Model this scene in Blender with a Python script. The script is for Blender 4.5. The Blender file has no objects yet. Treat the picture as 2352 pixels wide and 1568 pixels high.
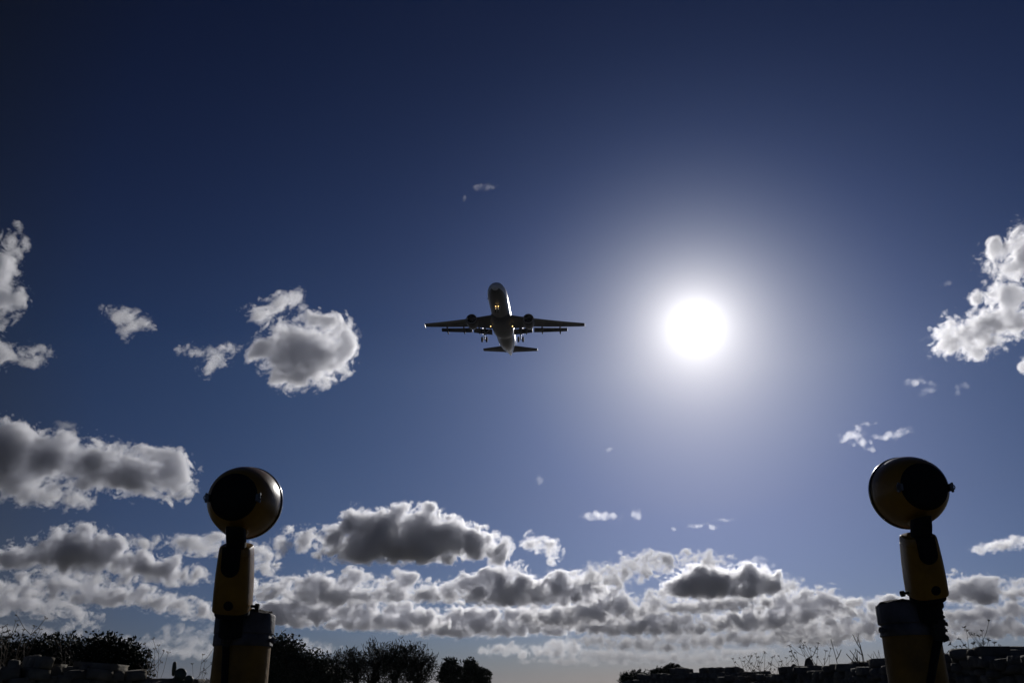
import bpy, bmesh, math, random
import numpy as np
from mathutils import Vector, Matrix

# ------------------------------------------------------------------ camera, sky, sun, exposure
SC = bpy.context.scene
COL = SC.collection
R = math.radians
PITCH = R(22.5); FPX = 2000.0; CX, CY = 1176.0, 784.0
EYE = Vector((0, 0, 1.1))
cam_data = bpy.data.cameras.new('camera')
cam_data.sensor_width = 36.0
cam_data.lens = 36.0 * FPX / 2352.0
cam_data.clip_start = 0.05
cam_data.clip_end = 200000.0
cam = bpy.data.objects.new('camera', cam_data)
cam.location = EYE
cam.rotation_euler = (R(90) + PITCH, 0, 0)
COL.objects.link(cam)
SC.camera = cam
SC.render.engine = 'CYCLES'
SC.render.resolution_x, SC.render.resolution_y = 1024, 682

FWD = Vector((0, math.cos(PITCH), math.sin(PITCH)))
UPV = Vector((0, -math.sin(PITCH), math.cos(PITCH)))
RGT = Vector((1, 0, 0))

def ray(x, y):
    """unnormalised view direction (depth 1) of a point of the 2352 x 1568 picture plane"""
    return FWD + RGT * ((x - CX) / FPX) + UPV * ((CY - y) / FPX)

def at(x, y, depth):
    return EYE + ray(x, y) * depth

def at_y(x, y, Y):
    d = ray(x, y)
    return EYE + d * (Y / d.y)

SUN_DIR = ray(1598, 750).normalized()
SUN_EL = math.asin(SUN_DIR.z)
SUN_AZ = math.atan2(SUN_DIR.x, SUN_DIR.y)

world = bpy.data.worlds.new("World")
SC.world = world
world.use_nodes = True
wt = world.node_tree
wt.nodes.clear()

class N:
    """small node-graph writer"""
    def __init__(s, tree): s.t = tree
    def node(s, typ, **kw):
        n = s.t.nodes.new(typ)
        for k, v in kw.items(): setattr(n, k, v)
        return n
    def put(s, sock, v):
        if v is None: return
        if hasattr(v, 'is_output'): s.t.links.new(v, sock)
        else: sock.default_value = v
    def math(s, op, a, b=None, c=None, clamp=False):
        n = s.node('ShaderNodeMath', operation=op, use_clamp=clamp)
        for i, v in enumerate((a, b, c)): s.put(n.inputs[i], v)
        return n.outputs[0]
    def vmath(s, op, a, b=None):
        n = s.node('ShaderNodeVectorMath', operation=op)
        s.put(n.inputs[0], a); s.put(n.inputs[1], b)
        return n.outputs['Value'] if op in ('DOT_PRODUCT', 'LENGTH') else n.outputs['Vector']
    def mix(s, f, a, b, blend='MIX'):
        n = s.node('ShaderNodeMix', data_type='RGBA', blend_type=blend)
        s.put(n.inputs[0], f); s.put(n.inputs[6], a); s.put(n.inputs[7], b)
        return n.outputs[2]
    def scale(s, col, f):
        n = s.node('ShaderNodeVectorMath', operation='SCALE')
        s.put(n.inputs[0], col); s.put(n.inputs['Scale'], f)
        return n.outputs['Vector']
    def ramp(s, f, stops, interp='LINEAR'):
        n = s.node('ShaderNodeValToRGB')
        cr = n.color_ramp; cr.interpolation = interp
        while len(cr.elements) < len(stops): cr.elements.new(0.5)
        for e, (p, c) in zip(cr.elements, stops):
            e.position = p; e.color = c if len(c) == 4 else (*c, 1)
        s.put(n.inputs[0], f)
        return n.outputs[0]
    def noise(s, vec, sc, detail=4, rough=0.55, out='Fac'):
        n = s.node('ShaderNodeTexNoise')
        s.put(n.inputs['Vector'], vec); n.inputs['Scale'].default_value = sc
        n.inputs['Detail'].default_value = detail; n.inputs['Roughness'].default_value = rough
        return n.outputs[out]

g = N(wt)
sky = g.node('ShaderNodeTexSky', sky_type='NISHITA')
sky.sun_disc = False
sky.sun_elevation = SUN_EL
sky.sun_rotation = SUN_AZ
sky.altitude = 100; sky.air_density = 1.0; sky.dust_density = 0.6; sky.ozone_density = 2.0
tc = g.node('ShaderNodeTexCoord')
vdir = g.vmath('NORMALIZE', tc.outputs['Generated'])
cosang = g.vmath('DOT_PRODUCT', vdir, tuple(SUN_DIR))
ang = g.math('MULTIPLY', g.math('ARCCOSINE', g.math('MINIMUM', cosang, 0.9999999)), 57.29578)   # degrees from the sun
sep = g.node('ShaderNodeSeparateXYZ')
wt.links.new(vdir, sep.inputs[0])
elev = g.math('MULTIPLY', g.math('ARCSINE', sep.outputs[2]), 57.29578)                            # degrees above the horizon
# clear-air sky with strong contrast (polarised, underexposed look), paler and warmer low down, bright round the sun
SKY_STRENGTH = 0.10
EXPO = -0.9
n10 = g.scale(sky.outputs[0], 0.1)
sq = g.vmath('MULTIPLY', n10, n10)
low = g.ramp(g.math('DIVIDE', elev, 48.0, clamp=True),
             [(0.0, (0.155, 0.18, 0.36)), (0.085, (0.33, 0.40, 0.70)), (0.25, (0.70, 0.69, 0.80)), (0.42, (1, 1, 1)), (0.62, (0.74, 0.82, 0.93)), (0.85, (0.52, 0.66, 0.82)), (1.0, (0.5, 0.62, 0.8))])
deep = g.ramp(g.math('DIVIDE', ang, 90.0, clamp=True),
              [(0.0, (0.14, 0.16, 0.21)), (0.05, (0.155, 0.18, 0.245)), (0.14, (0.130, 0.163, 0.250)), (0.30, (0.165, 0.203, 0.262)), (0.42, (0.135, 0.178, 0.235)), (0.52, (0.13, 0.12, 0.11)), (0.72, (0.17, 0.19, 0.21)), (1.0, (0.22, 0.255, 0.30))])
k = 2.0 ** (-EXPO) / SKY_STRENGTH
base = g.scale(g.vmath('MULTIPLY', g.vmath('MULTIPLY', sq, deep), low), k)
gauss = lambda w, a: g.math('MULTIPLY', g.math('EXPONENT', g.math('MULTIPLY', g.math('MULTIPLY', ang, ang), -1.0 / (w * w))), a * k)
glow1 = g.math('MULTIPLY', g.math('EXPONENT', g.math('DIVIDE', ang, -0.95)), 2.1 * k)
glow2 = g.math('ADD', gauss(3.3, 0.34), gauss(5.4, 0.22))
glow3 = g.math('MULTIPLY', g.math('EXPONENT', g.math('DIVIDE', ang, -7.0)), 0.03 * k)
gl = g.scale((1.0, 0.965, 0.93), g.math('ADD', g.math('ADD', glow1, glow2), glow3))
haze_band = g.scale((0.046, 0.056, 0.082), g.math('MULTIPLY', g.math('EXPONENT', g.math('DIVIDE', g.math('MAXIMUM', elev, 0.0), -7.0)), k))
tot = g.vmath('ADD', g.vmath('ADD', base, gl), haze_band)
bg = g.node('ShaderNodeBackground')
wt.links.new(tot, bg.inputs[0]); bg.inputs[1].default_value = SKY_STRENGTH
wo = g.node('ShaderNodeOutputWorld')
wt.links.new(bg.outputs[0], wo.inputs[0])

sun_l = bpy.data.lights.new('sun', 'SUN')
sun_l.energy = 3.8; sun_l.angle = R(0.5); sun_l.color = (1.0, 0.965, 0.92)
sun_o = bpy.data.objects.new('sun', sun_l); COL.objects.link(sun_o)
sun_o.rotation_euler = SUN_DIR.to_track_quat('Z', 'Y').to_euler()
sun_o.location = (20, 80, 60)

SC.view_settings.view_transform = 'Standard'; SC.view_settings.look = 'None'
SC.view_settings.gamma = 1.0; SC.view_settings.use_curve_mapping = False
SC.view_settings.exposure = EXPO
cy = SC.cycles
cy.use_denoising = True
cy.max_bounces = 18; cy.volume_bounces = 12; cy.diffuse_bounces = 3; cy.glossy_bounces = 3
cy.transparent_max_bounces = 96; cy.transmission_bounces = 6

# ------------------------------------------------------------------ helpers
def tag(o, label=None, cat=None, group=None, kind=None):
    if label: o['label'] = label
    if cat: o['category'] = cat
    if group: o['group'] = group
    if kind: o['kind'] = kind
    return o

def empty(name, loc=(0, 0, 0), rot=(0, 0, 0)):
    o = bpy.data.objects.new(name, None); COL.objects.link(o)
    o.location = loc; o.rotation_euler = rot; o.empty_display_size = 0.2
    return o

def mesh_obj(name, verts, faces, mat=None, parent=None, smooth=False):
    me = bpy.data.meshes.new(name)
    if isinstance(verts, np.ndarray):
        me.vertices.add(len(verts)); me.vertices.foreach_set('co', verts.astype(np.float32).ravel())
        k = faces.shape[1]; n = len(faces)
        me.loops.add(n * k); me.loops.foreach_set('vertex_index', faces.astype(np.int32).ravel())
        me.polygons.add(n); me.polygons.foreach_set('loop_start', np.arange(0, n * k, k, dtype=np.int32))
        me.update(calc_edges=True); me.validate()
    else:
        me.from_pydata([tuple(v) for v in verts], [], faces); me.update()
    if smooth: me.polygons.foreach_set('use_smooth', np.ones(len(me.polygons), dtype=bool))
    if mat: me.materials.append(mat)
    o = bpy.data.objects.new(name, me); COL.objects.link(o)
    if parent: o.parent = parent
    return o

# ------------------------------------------------------------------ materials
def pmat(name, col, rough=0.6, metal=0.0, var=0.25, scale=6.0, bump=0.0, bscale=40.0, col2=None, coat=0.0, emit=None, est=0.0, spec=0.5, mask=(0.35, 0.65)):
    m = bpy.data.materials.new(name); m.use_nodes = True
    t = m.node_tree; n = N(t)
    p = t.nodes['Principled BSDF']
    tcx = n.node('ShaderNodeTexCoord')
    obv = tcx.outputs['Object']
    nz = n.noise(obv, scale, 5, 0.6)
    c2 = col2 or tuple(max(0.0, c * (1 - var)) for c in col)
    c1 = col if col2 else tuple(min(1.0, c * (1 + var * 0.6)) for c in col)
    cr = n.ramp(nz, [(mask[0], c2), (mask[1], c1)])
    t.links.new(cr, p.inputs['Base Color'])
    p.inputs['Metallic'].default_value = metal
    rr = n.math('MULTIPLY_ADD', n.noise(obv, scale * 3, 3, 0.6), 0.25, rough - 0.12, clamp=True)
    t.links.new(rr, p.inputs['Roughness'])
    p.inputs['Specular IOR Level'].default_value = spec
    if coat:
        p.inputs['Coat Weight'].default_value = coat; p.inputs['Coat Roughness'].default_value = 0.035
    if bump:
        b = n.node('ShaderNodeBump'); b.inputs['Strength'].default_value = bump; b.inputs['Distance'].default_value = 0.01
        t.links.new(n.noise(obv, bscale, 4, 0.6), b.inputs['Height']); t.links.new(b.outputs[0], p.inputs['Normal'])
    if emit:
        p.inputs['Emission Color'].default_value = (*emit, 1); p.inputs['Emission Strength'].default_value = est
    return m

class MB:
    """collects shapes into one mesh"""
    def __init__(s): s.v = []; s.f = []
    def add(s, vs, fs):
        o = len(s.v); s.v += [tuple(v) for v in vs]; s.f += [tuple(i + o for i in f) for f in fs]
        return s
    def loft(s, rings, cap=True, closed=True):
        n = len(rings[0]); vs = [p for r in rings for p in r]; fs = []
        for i in range(len(rings) - 1):
            for j in range(n if closed else n - 1):
                k = (j + 1) % n
                fs.append((i * n + j, i * n + k, (i + 1) * n + k, (i + 1) * n + j))
        if cap: fs += [tuple(range(n - 1, -1, -1)), tuple((len(rings) - 1) * n + j for j in range(n))]
        return s.add(vs, fs)
    def lathe(s, o, axis, prof, n=32, cap=True):
        """prof: (distance along axis, radius)"""
        a = Vector(axis).normalized(); u = a.orthogonal().normalized(); w = a.cross(u); o = Vector(o)
        return s.loft([[o + a * d + (u * math.cos(2 * math.pi * j / n) + w * math.sin(2 * math.pi * j / n)) * max(r, 1e-4) for j in range(n)] for d, r in prof], cap)
    def tube(s, pts, rad, n=6, cap=True):
        pts = [Vector(p) for p in pts]; rings = []; u = None
        for i, p in enumerate(pts):
            a = (pts[min(i + 1, len(pts) - 1)] - pts[max(i - 1, 0)]).normalized()
            u = a.orthogonal().normalized() if u is None else (u - a * u.dot(a)).normalized()
            w = a.cross(u); r = rad[i] if isinstance(rad, (list, tuple)) else rad
            rings.append([p + (u * math.cos(2 * math.pi * j / n) + w * math.sin(2 * math.pi * j / n)) * r for j in range(n)])
        return s.loft(rings, cap)
    def box(s, c, size, M=None, bev=0.0):
        c = Vector(c); x, y, z = (k / 2 for k in size)
        bm = bmesh.new(); bmesh.ops.create_cube(bm, size=1.0)
        for v in bm.verts: v.co = Vector((v.co.x * size[0], v.co.y * size[1], v.co.z * size[2]))
        if bev: bmesh.ops.bevel(bm, geom=bm.edges[:], offset=bev, segments=2, affect='EDGES')
        bm.verts.index_update()
        vs = [c + (M @ v.co if M else v.co) for v in bm.verts]; fs = [[v.index for v in f.verts] for f in bm.faces]
        bm.free()
        return s.add(vs, fs)
    def build(s, name, mat, parent=None, smooth=True, angle=35, origin=None):
        o0 = Vector(origin) if origin is not None else Vector((0, 0, 0))
        o = mesh_obj(name, [Vector(v) - o0 for v in s.v], s.f, mat, parent)
        bm = bmesh.new(); bm.from_mesh(o.data); bmesh.ops.recalc_face_normals(bm, faces=bm.faces); bm.to_mesh(o.data); bm.free()
        if smooth:
            o.data.polygons.foreach_set('use_smooth', np.ones(len(o.data.polygons), dtype=bool))
            o.data.set_sharp_from_angle(angle=R(angle))
        return o

M_YEL = pmat('yellow_paint', (0.25, 0.125, 0.011), 0.36, var=0.3, scale=9, coat=0.12, spec=0.35, bump=0.05, bscale=60)
M_YELW = pmat('weathered_yellow_paint', (0.21, 0.11, 0.011), 0.6, var=0.4, spec=0.3, scale=7, bump=0.25, bscale=50)
M_BLK = pmat('black_rubber', (0.010, 0.010, 0.011), 0.8, var=0.3, scale=14, bump=0.15, spec=0.2)
M_RIM = pmat('black_enamel', (0.02, 0.02, 0.02), 0.22, var=0.2, scale=10, coat=0.8)
M_STEEL = pmat('dull_steel', (0.13, 0.13, 0.135), 0.45, metal=0.9, var=0.3, scale=30)
M_BAND = pmat('weathered_grey_metal', (0.075, 0.07, 0.078), 0.62, metal=0.25, var=0.5, scale=14, bump=0.3, bscale=70)
M_GLASS = pmat('clear_lens', (0.7, 0.75, 0.78), 0.08, var=0.05, coat=1.0)
M_TAPE = pmat('frayed_black_tape', (0.022, 0.021, 0.020), 0.75, var=0.4, scale=40, bump=0.8, bscale=90)
M_RUBBLE = pmat('mortar_crumbs', (0.07, 0.06, 0.05), 0.95, var=0.5, scale=60, bump=0.8, bscale=120)

# ------------------------------------------------------------------ ground, walls, trees, weeds
def ground_mat():
    m = bpy.data.materials.new('dry_grass_and_limestone_soil'); m.use_nodes = True
    t = m.node_tree; n = N(t); p = t.nodes['Principled BSDF']
    ge = n.node('ShaderNodeNewGeometry')
    a = n.noise(ge.outputs['Position'], 0.35, 6, 0.6); b = n.noise(ge.outputs['Position'], 6.0, 5, 0.65)
    c1 = n.ramp(a, [(0.35, (0.030, 0.036, 0.016)), (0.5, (0.058, 0.055, 0.030)), (0.68, (0.105, 0.092, 0.068))])
    c2 = n.ramp(b, [(0.3, (0.55, 0.55, 0.55)), (0.7, (1.2, 1.2, 1.2))])
    t.links.new(n.mix(1.0, c1, c2, 'MULTIPLY'), p.inputs['Base Color'])
    p.inputs['Roughness'].default_value = 0.95
    bu = n.node('ShaderNodeBump'); bu.inputs['Strength'].default_value = 0.5; bu.inputs['Distance'].default_value = 0.05
    t.links.new(b, bu.inputs['Height']); t.links.new(bu.outputs[0], p.inputs['Normal'])
    return m
rgn = np.random.default_rng(5)
gv, gf = [(0, 20, 0.0)], []
rads = [2, 4, 7, 11, 16, 24, 36, 55, 85, 140, 250, 600, 2000, 8000, 30000, 90000]; ns = 48
for r in rads:
    for j in range(ns):
        a = 2 * math.pi * j / ns
        gv.append((math.cos(a) * r, 20 + math.sin(a) * r, 0.0 if r < 24 else float(rgn.uniform(-0.15, 0.15)) if r < 300 else 0.0))
for j in range(ns): gf.append((0, 1 + j, 1 + (j + 1) % ns))
for i in range(len(rads) - 1):
    for j in range(ns):
        k = (j + 1) % ns
        gf.append((1 + i * ns + j, 1 + (i + 1) * ns + j, 1 + (i + 1) * ns + k, 1 + i * ns + k))
tag(mesh_obj('ground', gv, gf, ground_mat(), smooth=True), kind='structure')

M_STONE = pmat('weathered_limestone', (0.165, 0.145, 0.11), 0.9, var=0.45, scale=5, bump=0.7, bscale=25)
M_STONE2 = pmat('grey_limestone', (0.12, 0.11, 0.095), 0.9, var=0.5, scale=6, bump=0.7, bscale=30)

CUBE = None
def unit_stone():
    bm = bmesh.new(); bmesh.ops.create_cube(bm, size=2.0)
    bmesh.ops.subdivide_edges(bm, edges=bm.edges[:], cuts=2, use_grid_fill=True)
    bm.verts.index_update()
    v = np.array([tuple(k.co) for k in bm.verts]); f = np.array([[x.index for x in fa.verts] for fa in bm.faces]); bm.free()
    nrm = v / np.linalg.norm(v, axis=1, keepdims=True)
    return v, nrm, f
SV, SN, SF = unit_stone()

def stones(specs, rg, tilt=0.07):
    """specs: centre, half sizes, rotation about z, squareness 0..1"""
    V, Fc, n = [], [], 0
    for c, h, rz, sq in specs:
        v = SV * sq + SN * (1 - sq) * 1.25
        v = v * (1 + rg.uniform(-0.10, 0.10, v.shape) * (1.4 - sq)) * h
        tx, ty = rg.uniform(-0.14, 0.14, 2)
        ca, sa = math.cos(rz), math.sin(rz)
        tl = rg.normal() * tilt; v = np.stack([v[:, 0] * math.cos(tl) - v[:, 2] * math.sin(tl), v[:, 1], v[:, 0] * math.sin(tl) + v[:, 2] * math.cos(tl)], 1)
        v = np.stack([v[:, 0] + v[:, 2] * tx, v[:, 1] + v[:, 2] * ty, v[:, 2] + v[:, 0] * rg.uniform(-0.12, 0.12)], 1)
        v = np.stack([v[:, 0] * ca - v[:, 1] * sa, v[:, 0] * sa + v[:, 1] * ca, v[:, 2]], 1) + np.array(c)
        V.append(v); Fc.append(SF + n); n += len(v)
    return np.concatenate(V), np.concatenate(Fc)

def stone_wall(label, path, size, seed, mat, sq=0.55, thick=0.5, gap=0.0, ragged=0.5):
    """path: (x, y, top height) points along the wall"""
    rg = np.random.default_rng(seed); specs = []
    P = np.array(path, float)
    seg = np.linalg.norm(np.diff(P[:, :2], axis=0), axis=1); S = np.concatenate([[0], np.cumsum(seg)])
    def pt(s): return np.array([np.interp(s, S, P[:, k]) for k in range(3)])
    for i in range(len(seg)):                                  # packed core
        pass
    z = 0.0; row = 0; top_all = P[:, 2].max()
    while z < top_all + size:
        hh = size * rg.uniform(0.75, 1.15)
        s = -rg.uniform(0, size)
        while s < S[-1]:
            L = size * rg.uniform(0.9, 2.3)
            p = pt(min(max(s + L / 2, 0), S[-1])); q = pt(min(max(s + L / 2 + 0.05, 0), S[-1])); o_ = pt(min(max(s + L / 2 - 0.05, 0), S[-1]))
            d = q - o_; rz = math.atan2(d[1], d[0])
            top = p[2] + rg.uniform(-ragged, ragged * 0.6) * size
            if z + hh * 0.55 < top:
                nx, ny = -math.sin(rz), math.cos(rz)
                for sd in (-1, 0, 1):
                    off = sd * thick * 0.32 + rg.uniform(-0.04, 0.04)
                    specs.append(((p[0] + nx * off, p[1] + ny * off, z + hh / 2 + rg.uniform(-0.02, 0.02)), np.array([L / 2 * 1.02, thick * 0.21, hh / 2 * 1.06]), rz + rg.uniform(-0.1, 0.1), float(np.clip(sq + rg.uniform(-0.25, 0.25), 0, 0.95))))
            s += L
        z += hh * 0.97; row += 1
    V, Fc = stones(specs, rg)
    o = mesh_obj('rubble_wall', V, Fc, mat)
    return tag(o, label, 'stone wall', 'dry stone walls')

def wp(x, y, Y):
    p = at_y(x, y, Y); return (p.x, p.y, p.z)
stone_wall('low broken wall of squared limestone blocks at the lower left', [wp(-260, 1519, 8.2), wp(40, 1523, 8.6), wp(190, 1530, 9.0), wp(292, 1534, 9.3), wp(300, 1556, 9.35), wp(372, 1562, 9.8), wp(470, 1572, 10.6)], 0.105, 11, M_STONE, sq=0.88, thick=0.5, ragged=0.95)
def loose(label, x, y, w, h, Y, seed, rz=0.2, sq=0.8):
    rg = np.random.default_rng(seed); c = at_y(x, y, Y); k = (at_y(x + 1, y, Y) - c).length
    V, Fc = stones([((0, 0, 0), np.array([w * k / 2, w * k / 2 * 0.8, h * k / 2]), rz, sq)], rg, 0.05)
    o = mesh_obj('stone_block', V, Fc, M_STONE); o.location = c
    return tag(o, label, 'stone', 'loose blocks on the left wall')
loose('upright rounded block, tallest on the left end of the block wall', 31, 1534, 24, 36, 8.5, 1, 0.3, 0.55)
loose('long flat capping block in the middle of the left block wall', 116, 1531, 56, 14, 8.8, 2, 0.05, 0.95)
loose('big level capping block at the right end of the left block wall', 232, 1530, 96, 15, 9.1, 3, 0.02, 0.97)
loose('tilted wedge block leaning between the two capping blocks', 190, 1538, 18, 22, 8.9, 4, 0.8, 0.6)
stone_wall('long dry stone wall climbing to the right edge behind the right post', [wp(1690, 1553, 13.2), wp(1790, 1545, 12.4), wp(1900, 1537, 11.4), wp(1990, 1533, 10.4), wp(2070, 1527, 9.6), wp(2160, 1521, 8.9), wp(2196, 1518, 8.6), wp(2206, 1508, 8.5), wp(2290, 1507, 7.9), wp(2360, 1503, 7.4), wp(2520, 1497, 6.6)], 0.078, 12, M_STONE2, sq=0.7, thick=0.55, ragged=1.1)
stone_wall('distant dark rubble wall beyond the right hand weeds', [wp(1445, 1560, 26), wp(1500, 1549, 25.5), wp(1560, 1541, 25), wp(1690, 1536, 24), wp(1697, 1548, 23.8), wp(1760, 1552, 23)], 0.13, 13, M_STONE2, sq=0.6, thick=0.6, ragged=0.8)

# --- foliage
def leaf_mat(name, col):
    m = bpy.data.materials.new(name); m.use_nodes = True
    t = m.node_tree; n = N(t); p = t.nodes['Principled BSDF']
    ge = n.node('ShaderNodeNewGeometry')
    c = n.ramp(n.noise(ge.outputs['Position'], 1.6, 4, 0.6), [(0.3, tuple(k * 0.6 for k in col)), (0.7, tuple(k * 1.25 for k in col))])
    t.links.new(c, p.inputs['Base Color']); p.inputs['Roughness'].default_value = 0.65
    p.inputs['Specular IOR Level'].default_value = 0.25
    return m
M_LEAF = leaf_mat('dark_evergreen_leaves', (0.022, 0.030, 0.012))
M_LEAF2 = leaf_mat('olive_feather_leaves', (0.032, 0.034, 0.018))
M_LEAF3 = leaf_mat('pine_needles', (0.020, 0.030, 0.013))
M_BARK = pmat('dark_bark', (0.055, 0.042, 0.030), 0.9, var=0.5, scale=9, bump=0.7, bscale=30)
M_DRY = pmat('dry_stalk', (0.085, 0.062, 0.038), 0.85, var=0.4, scale=20)
M_PAD = pmat('cactus_skin', (0.035, 0.055, 0.026), 0.45, var=0.4, scale=8, bump=0.2, bscale=40)

def crown_leaves(blobs, count, leaf, rg, aspect=0.5, up=0.0, clump=0.35, shell=0.45):
    """leaf quads in clumps through ellipsoids (centre, radii)"""
    vol = np.array([b[1][0] * b[1][2] for b in blobs]); vol = vol / vol.sum()
    nc = max(6, int(count / 22))
    bi = rg.choice(len(blobs), nc, p=vol)
    C = np.array([b[0] for b in blobs])[bi]; Rr = np.array([b[1] for b in blobs])[bi]
    d = rg.normal(size=(nc, 3)); d /= np.linalg.norm(d, axis=1, keepdims=True)
    rad = shell + (1 - shell) * rg.random((nc, 1)) ** 0.6
    cc = C + d * rad * Rr * rg.uniform(0.88, 1.08, (nc, 1))
    sz = clump * rg.uniform(0.5, 1.25, nc)
    k = rg.integers(0, nc, count)
    pos = cc[k] + np.clip(rg.normal(size=(count, 3)), -1.25, 1.25) * sz[k][:, None] * 0.42
    ax = rg.normal(size=(count, 3)) + np.array([0, 0, up]) + d[k] * 0.6; ax /= np.linalg.norm(ax, axis=1, keepdims=True)
    sd = np.cross(ax, rg.normal(size=(count, 3))); sd /= np.linalg.norm(sd, axis=1, keepdims=True)
    L = leaf * rg.uniform(0.6, 1.3, (count, 1))
    V = np.stack([pos, pos + ax * L * 0.5 + sd * L * aspect * 0.5, pos + ax * L, pos + ax * L * 0.5 - sd * L * aspect * 0.5], 1).reshape(-1, 3)
    F = np.arange(count * 4).reshape(-1, 4)
    return V, F, cc

def branch_mesh(root_p, targets, rg, r0, r1=0.008, wig=0.12):
    mb = MB(); root_p = Vector(root_p)
    for t_ in targets:
        t_ = Vector(t_); n = 6; pts = []
        for i in range(n + 1):
            f = i / n
            p = root_p.lerp(t_, f); p.z += (t_.z - root_p.z) * 0.18 * math.sin(math.pi * f)
            if 0 < i < n: p += Vector(rg.normal(size=3) * wig * (t_ - root_p).length * 0.22)
            pts.append(p)
        mb.tube(pts, [r0 * (1 - i / n) + r1 for i in range(n + 1)], 6)
    return mb

def tree(name, label, cat, Y, blobs_px, leaf, count, mat, seed, group, trunks=1, tr=0.12, dep=0.8, aspect=0.5, up=0.0, clump=0.4, shell=0.4, twigs=0, twig_len=0.5, limbs=18):
    """blobs_px: ellipses (x, y, rx, ry) of the outline, standing at distance Y"""
    rg = np.random.default_rng(seed)
    blobs = []
    for x, y, rx, ry in blobs_px:
        c = at_y(x, y, Y); s_ = (at_y(x + 1, y, Y) - c).length
        blobs.append((np.array((c.x, c.y + rg.uniform(-0.3, 0.3) * rx * s_, c.z)), np.array((rx * s_, rx * s_ * dep, ry * s_ * 1.05))))
    xs = np.array([b[0][0] for b in blobs]); 
    base = (float(xs.mean()), Y, 0.0)
    root = empty(name, base); tag(root, label, cat, group)
    V, F, cc = crown_leaves(blobs, count, leaf, rg, aspect, up, clump, shell)
    o = mesh_obj('crown', V - np.array(base), F, mat, root)
    mb = MB(); tops = cc[rg.choice(len(cc), min(limbs, len(cc)), replace=False)]
    for k in range(trunks):
        bx = base[0] + (0 if trunks == 1 else (k - (trunks - 1) / 2) * (xs.max() - xs.min() + 1.0) / trunks)
        hub = (bx, Y, float(min(b[0][2] for b in blobs)) * 0.55 + 0.25)
        mb.tube([(bx, Y, -0.1), (bx + 0.03, Y, hub[2] * 0.5), hub], [tr * 1.5, tr * 1.1, tr], 10)
        near = sorted(tops, key=lambda q: abs(q[0] - bx))[:max(4, len(tops) // trunks)]
        sub = branch_mesh(hub, near, rg, tr * 0.55)
        mb.add(sub.v, sub.f)
    if twigs:
        for q in cc[rg.choice(len(cc), twigs)]:
            b = blobs[int(np.argmin([np.linalg.norm(q - k_[0]) for k_ in blobs]))]
            out = (q - b[0]) / b[1]; out = out / (np.linalg.norm(out) + 1e-6) + np.array([0, 0, 0.7]) + rg.normal(size=3) * 0.35; out /= np.linalg.norm(out)
            e_ = q + out * twig_len * rg.uniform(0.5, 1.1)
            mb.tube([q - out * 0.2, (q + e_) / 2 + rg.normal(size=3) * 0.03, e_], [0.012, 0.008, 0.004], 4)
    mb.build('trunk', M_BARK, root, origin=base)
    return root
GT = 'trees and shrubs along the field edge'
tree('evergreen_shrub', 'dark bushy shrub at the left edge behind the block wall', 'shrub', 19, [(-60, 1530, 90, 62), (40, 1520, 85, 48), (110, 1513, 75, 44), (165, 1520, 60, 44), (60, 1560, 150, 45)], 0.08, 22000, M_LEAF, 21, GT, trunks=3, tr=0.06, clump=0.34, shell=0.3)
tree('evergreen_shrub', 'rounded dark shrub with sky gaps, tallest of the left hedge', 'shrub', 18, [(243, 1500, 40, 36), (215, 1520, 36, 40), (290, 1515, 34, 34), (312, 1540, 26, 34), (255, 1545, 60, 45), (276, 1490, 10, 10)], 0.08, 12000, M_LEAF, 22, GT, trunks=2, tr=0.05, clump=0.26, shell=0.35)
tree('evergreen_tree', 'dense dark tree standing close behind the left post, sloping down rightward', 'tree', 34, [(650, 1505, 40, 38), (625, 1530, 60, 55), (690, 1525, 40, 32), (725, 1543, 40, 30), (600, 1510, 40, 36), (680, 1560, 90, 40), (760, 1560, 40, 24)], 0.13, 20000, M_LEAF, 23, GT, trunks=2, tr=0.1, clump=0.5, shell=0.3)
tree('feathery_tree', 'smaller feathery tree with thin upright twigs, nearer the left post', 'tree', 40, [(785, 1532, 40, 34), (806, 1516, 16, 22), (760, 1548, 26, 24), (815, 1545, 30, 30)], 0.14, 5200, M_LEAF2, 24, GT, trunks=2, tr=0.07, aspect=0.22, up=0.9, clump=0.4, shell=0.35, twigs=170, twig_len=0.36, limbs=40)
tree('feathery_tree', 'large feathery tree with a spiky outline, tallest right of the left post', 'tree', 41, [(866, 1512, 40, 32), (860, 1538, 46, 34), (938, 1511, 46, 34), (972, 1538, 32, 32), (920, 1540, 60, 36), (900, 1520, 34, 20)], 0.15, 11500, M_LEAF2, 25, GT, trunks=3, tr=0.1, aspect=0.24, up=0.9, clump=0.42, shell=0.3, twigs=300, twig_len=0.4, limbs=60)
tree('clumped_tree', 'tree with three rounded clumps, right end of the tree row', 'tree', 48, [(1036, 1530, 20, 16), (1082, 1528, 16, 12), (1092, 1544, 20, 14), (1108, 1552, 18, 16), (1060, 1556, 50, 22), (1024, 1550, 18, 16)], 0.13, 12000, M_LEAF3, 26, GT, trunks=2, tr=0.09, clump=0.26, shell=0.3)
tree('distant_tree', 'small flat topped tree far away over the distant wall', 'tree', 60, [(1545, 1534, 18, 6), (1535, 1538, 14, 6), (1556, 1538, 14, 6), (1545, 1550, 10, 10)], 0.13, 4200, M_LEAF3, 27, GT, tr=0.08, clump=0.22, shell=0.3, limbs=10)
tree('distant_shrub', 'low clumped shrub at the far left end of the distant wall', 'shrub', 52, [(1438, 1556, 14, 10), (1462, 1552, 14, 12), (1490, 1556, 16, 12), (1450, 1566, 30, 10)], 0.12, 4200, M_LEAF3, 28, GT, tr=0.06, clump=0.22, shell=0.3, limbs=8)
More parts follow.
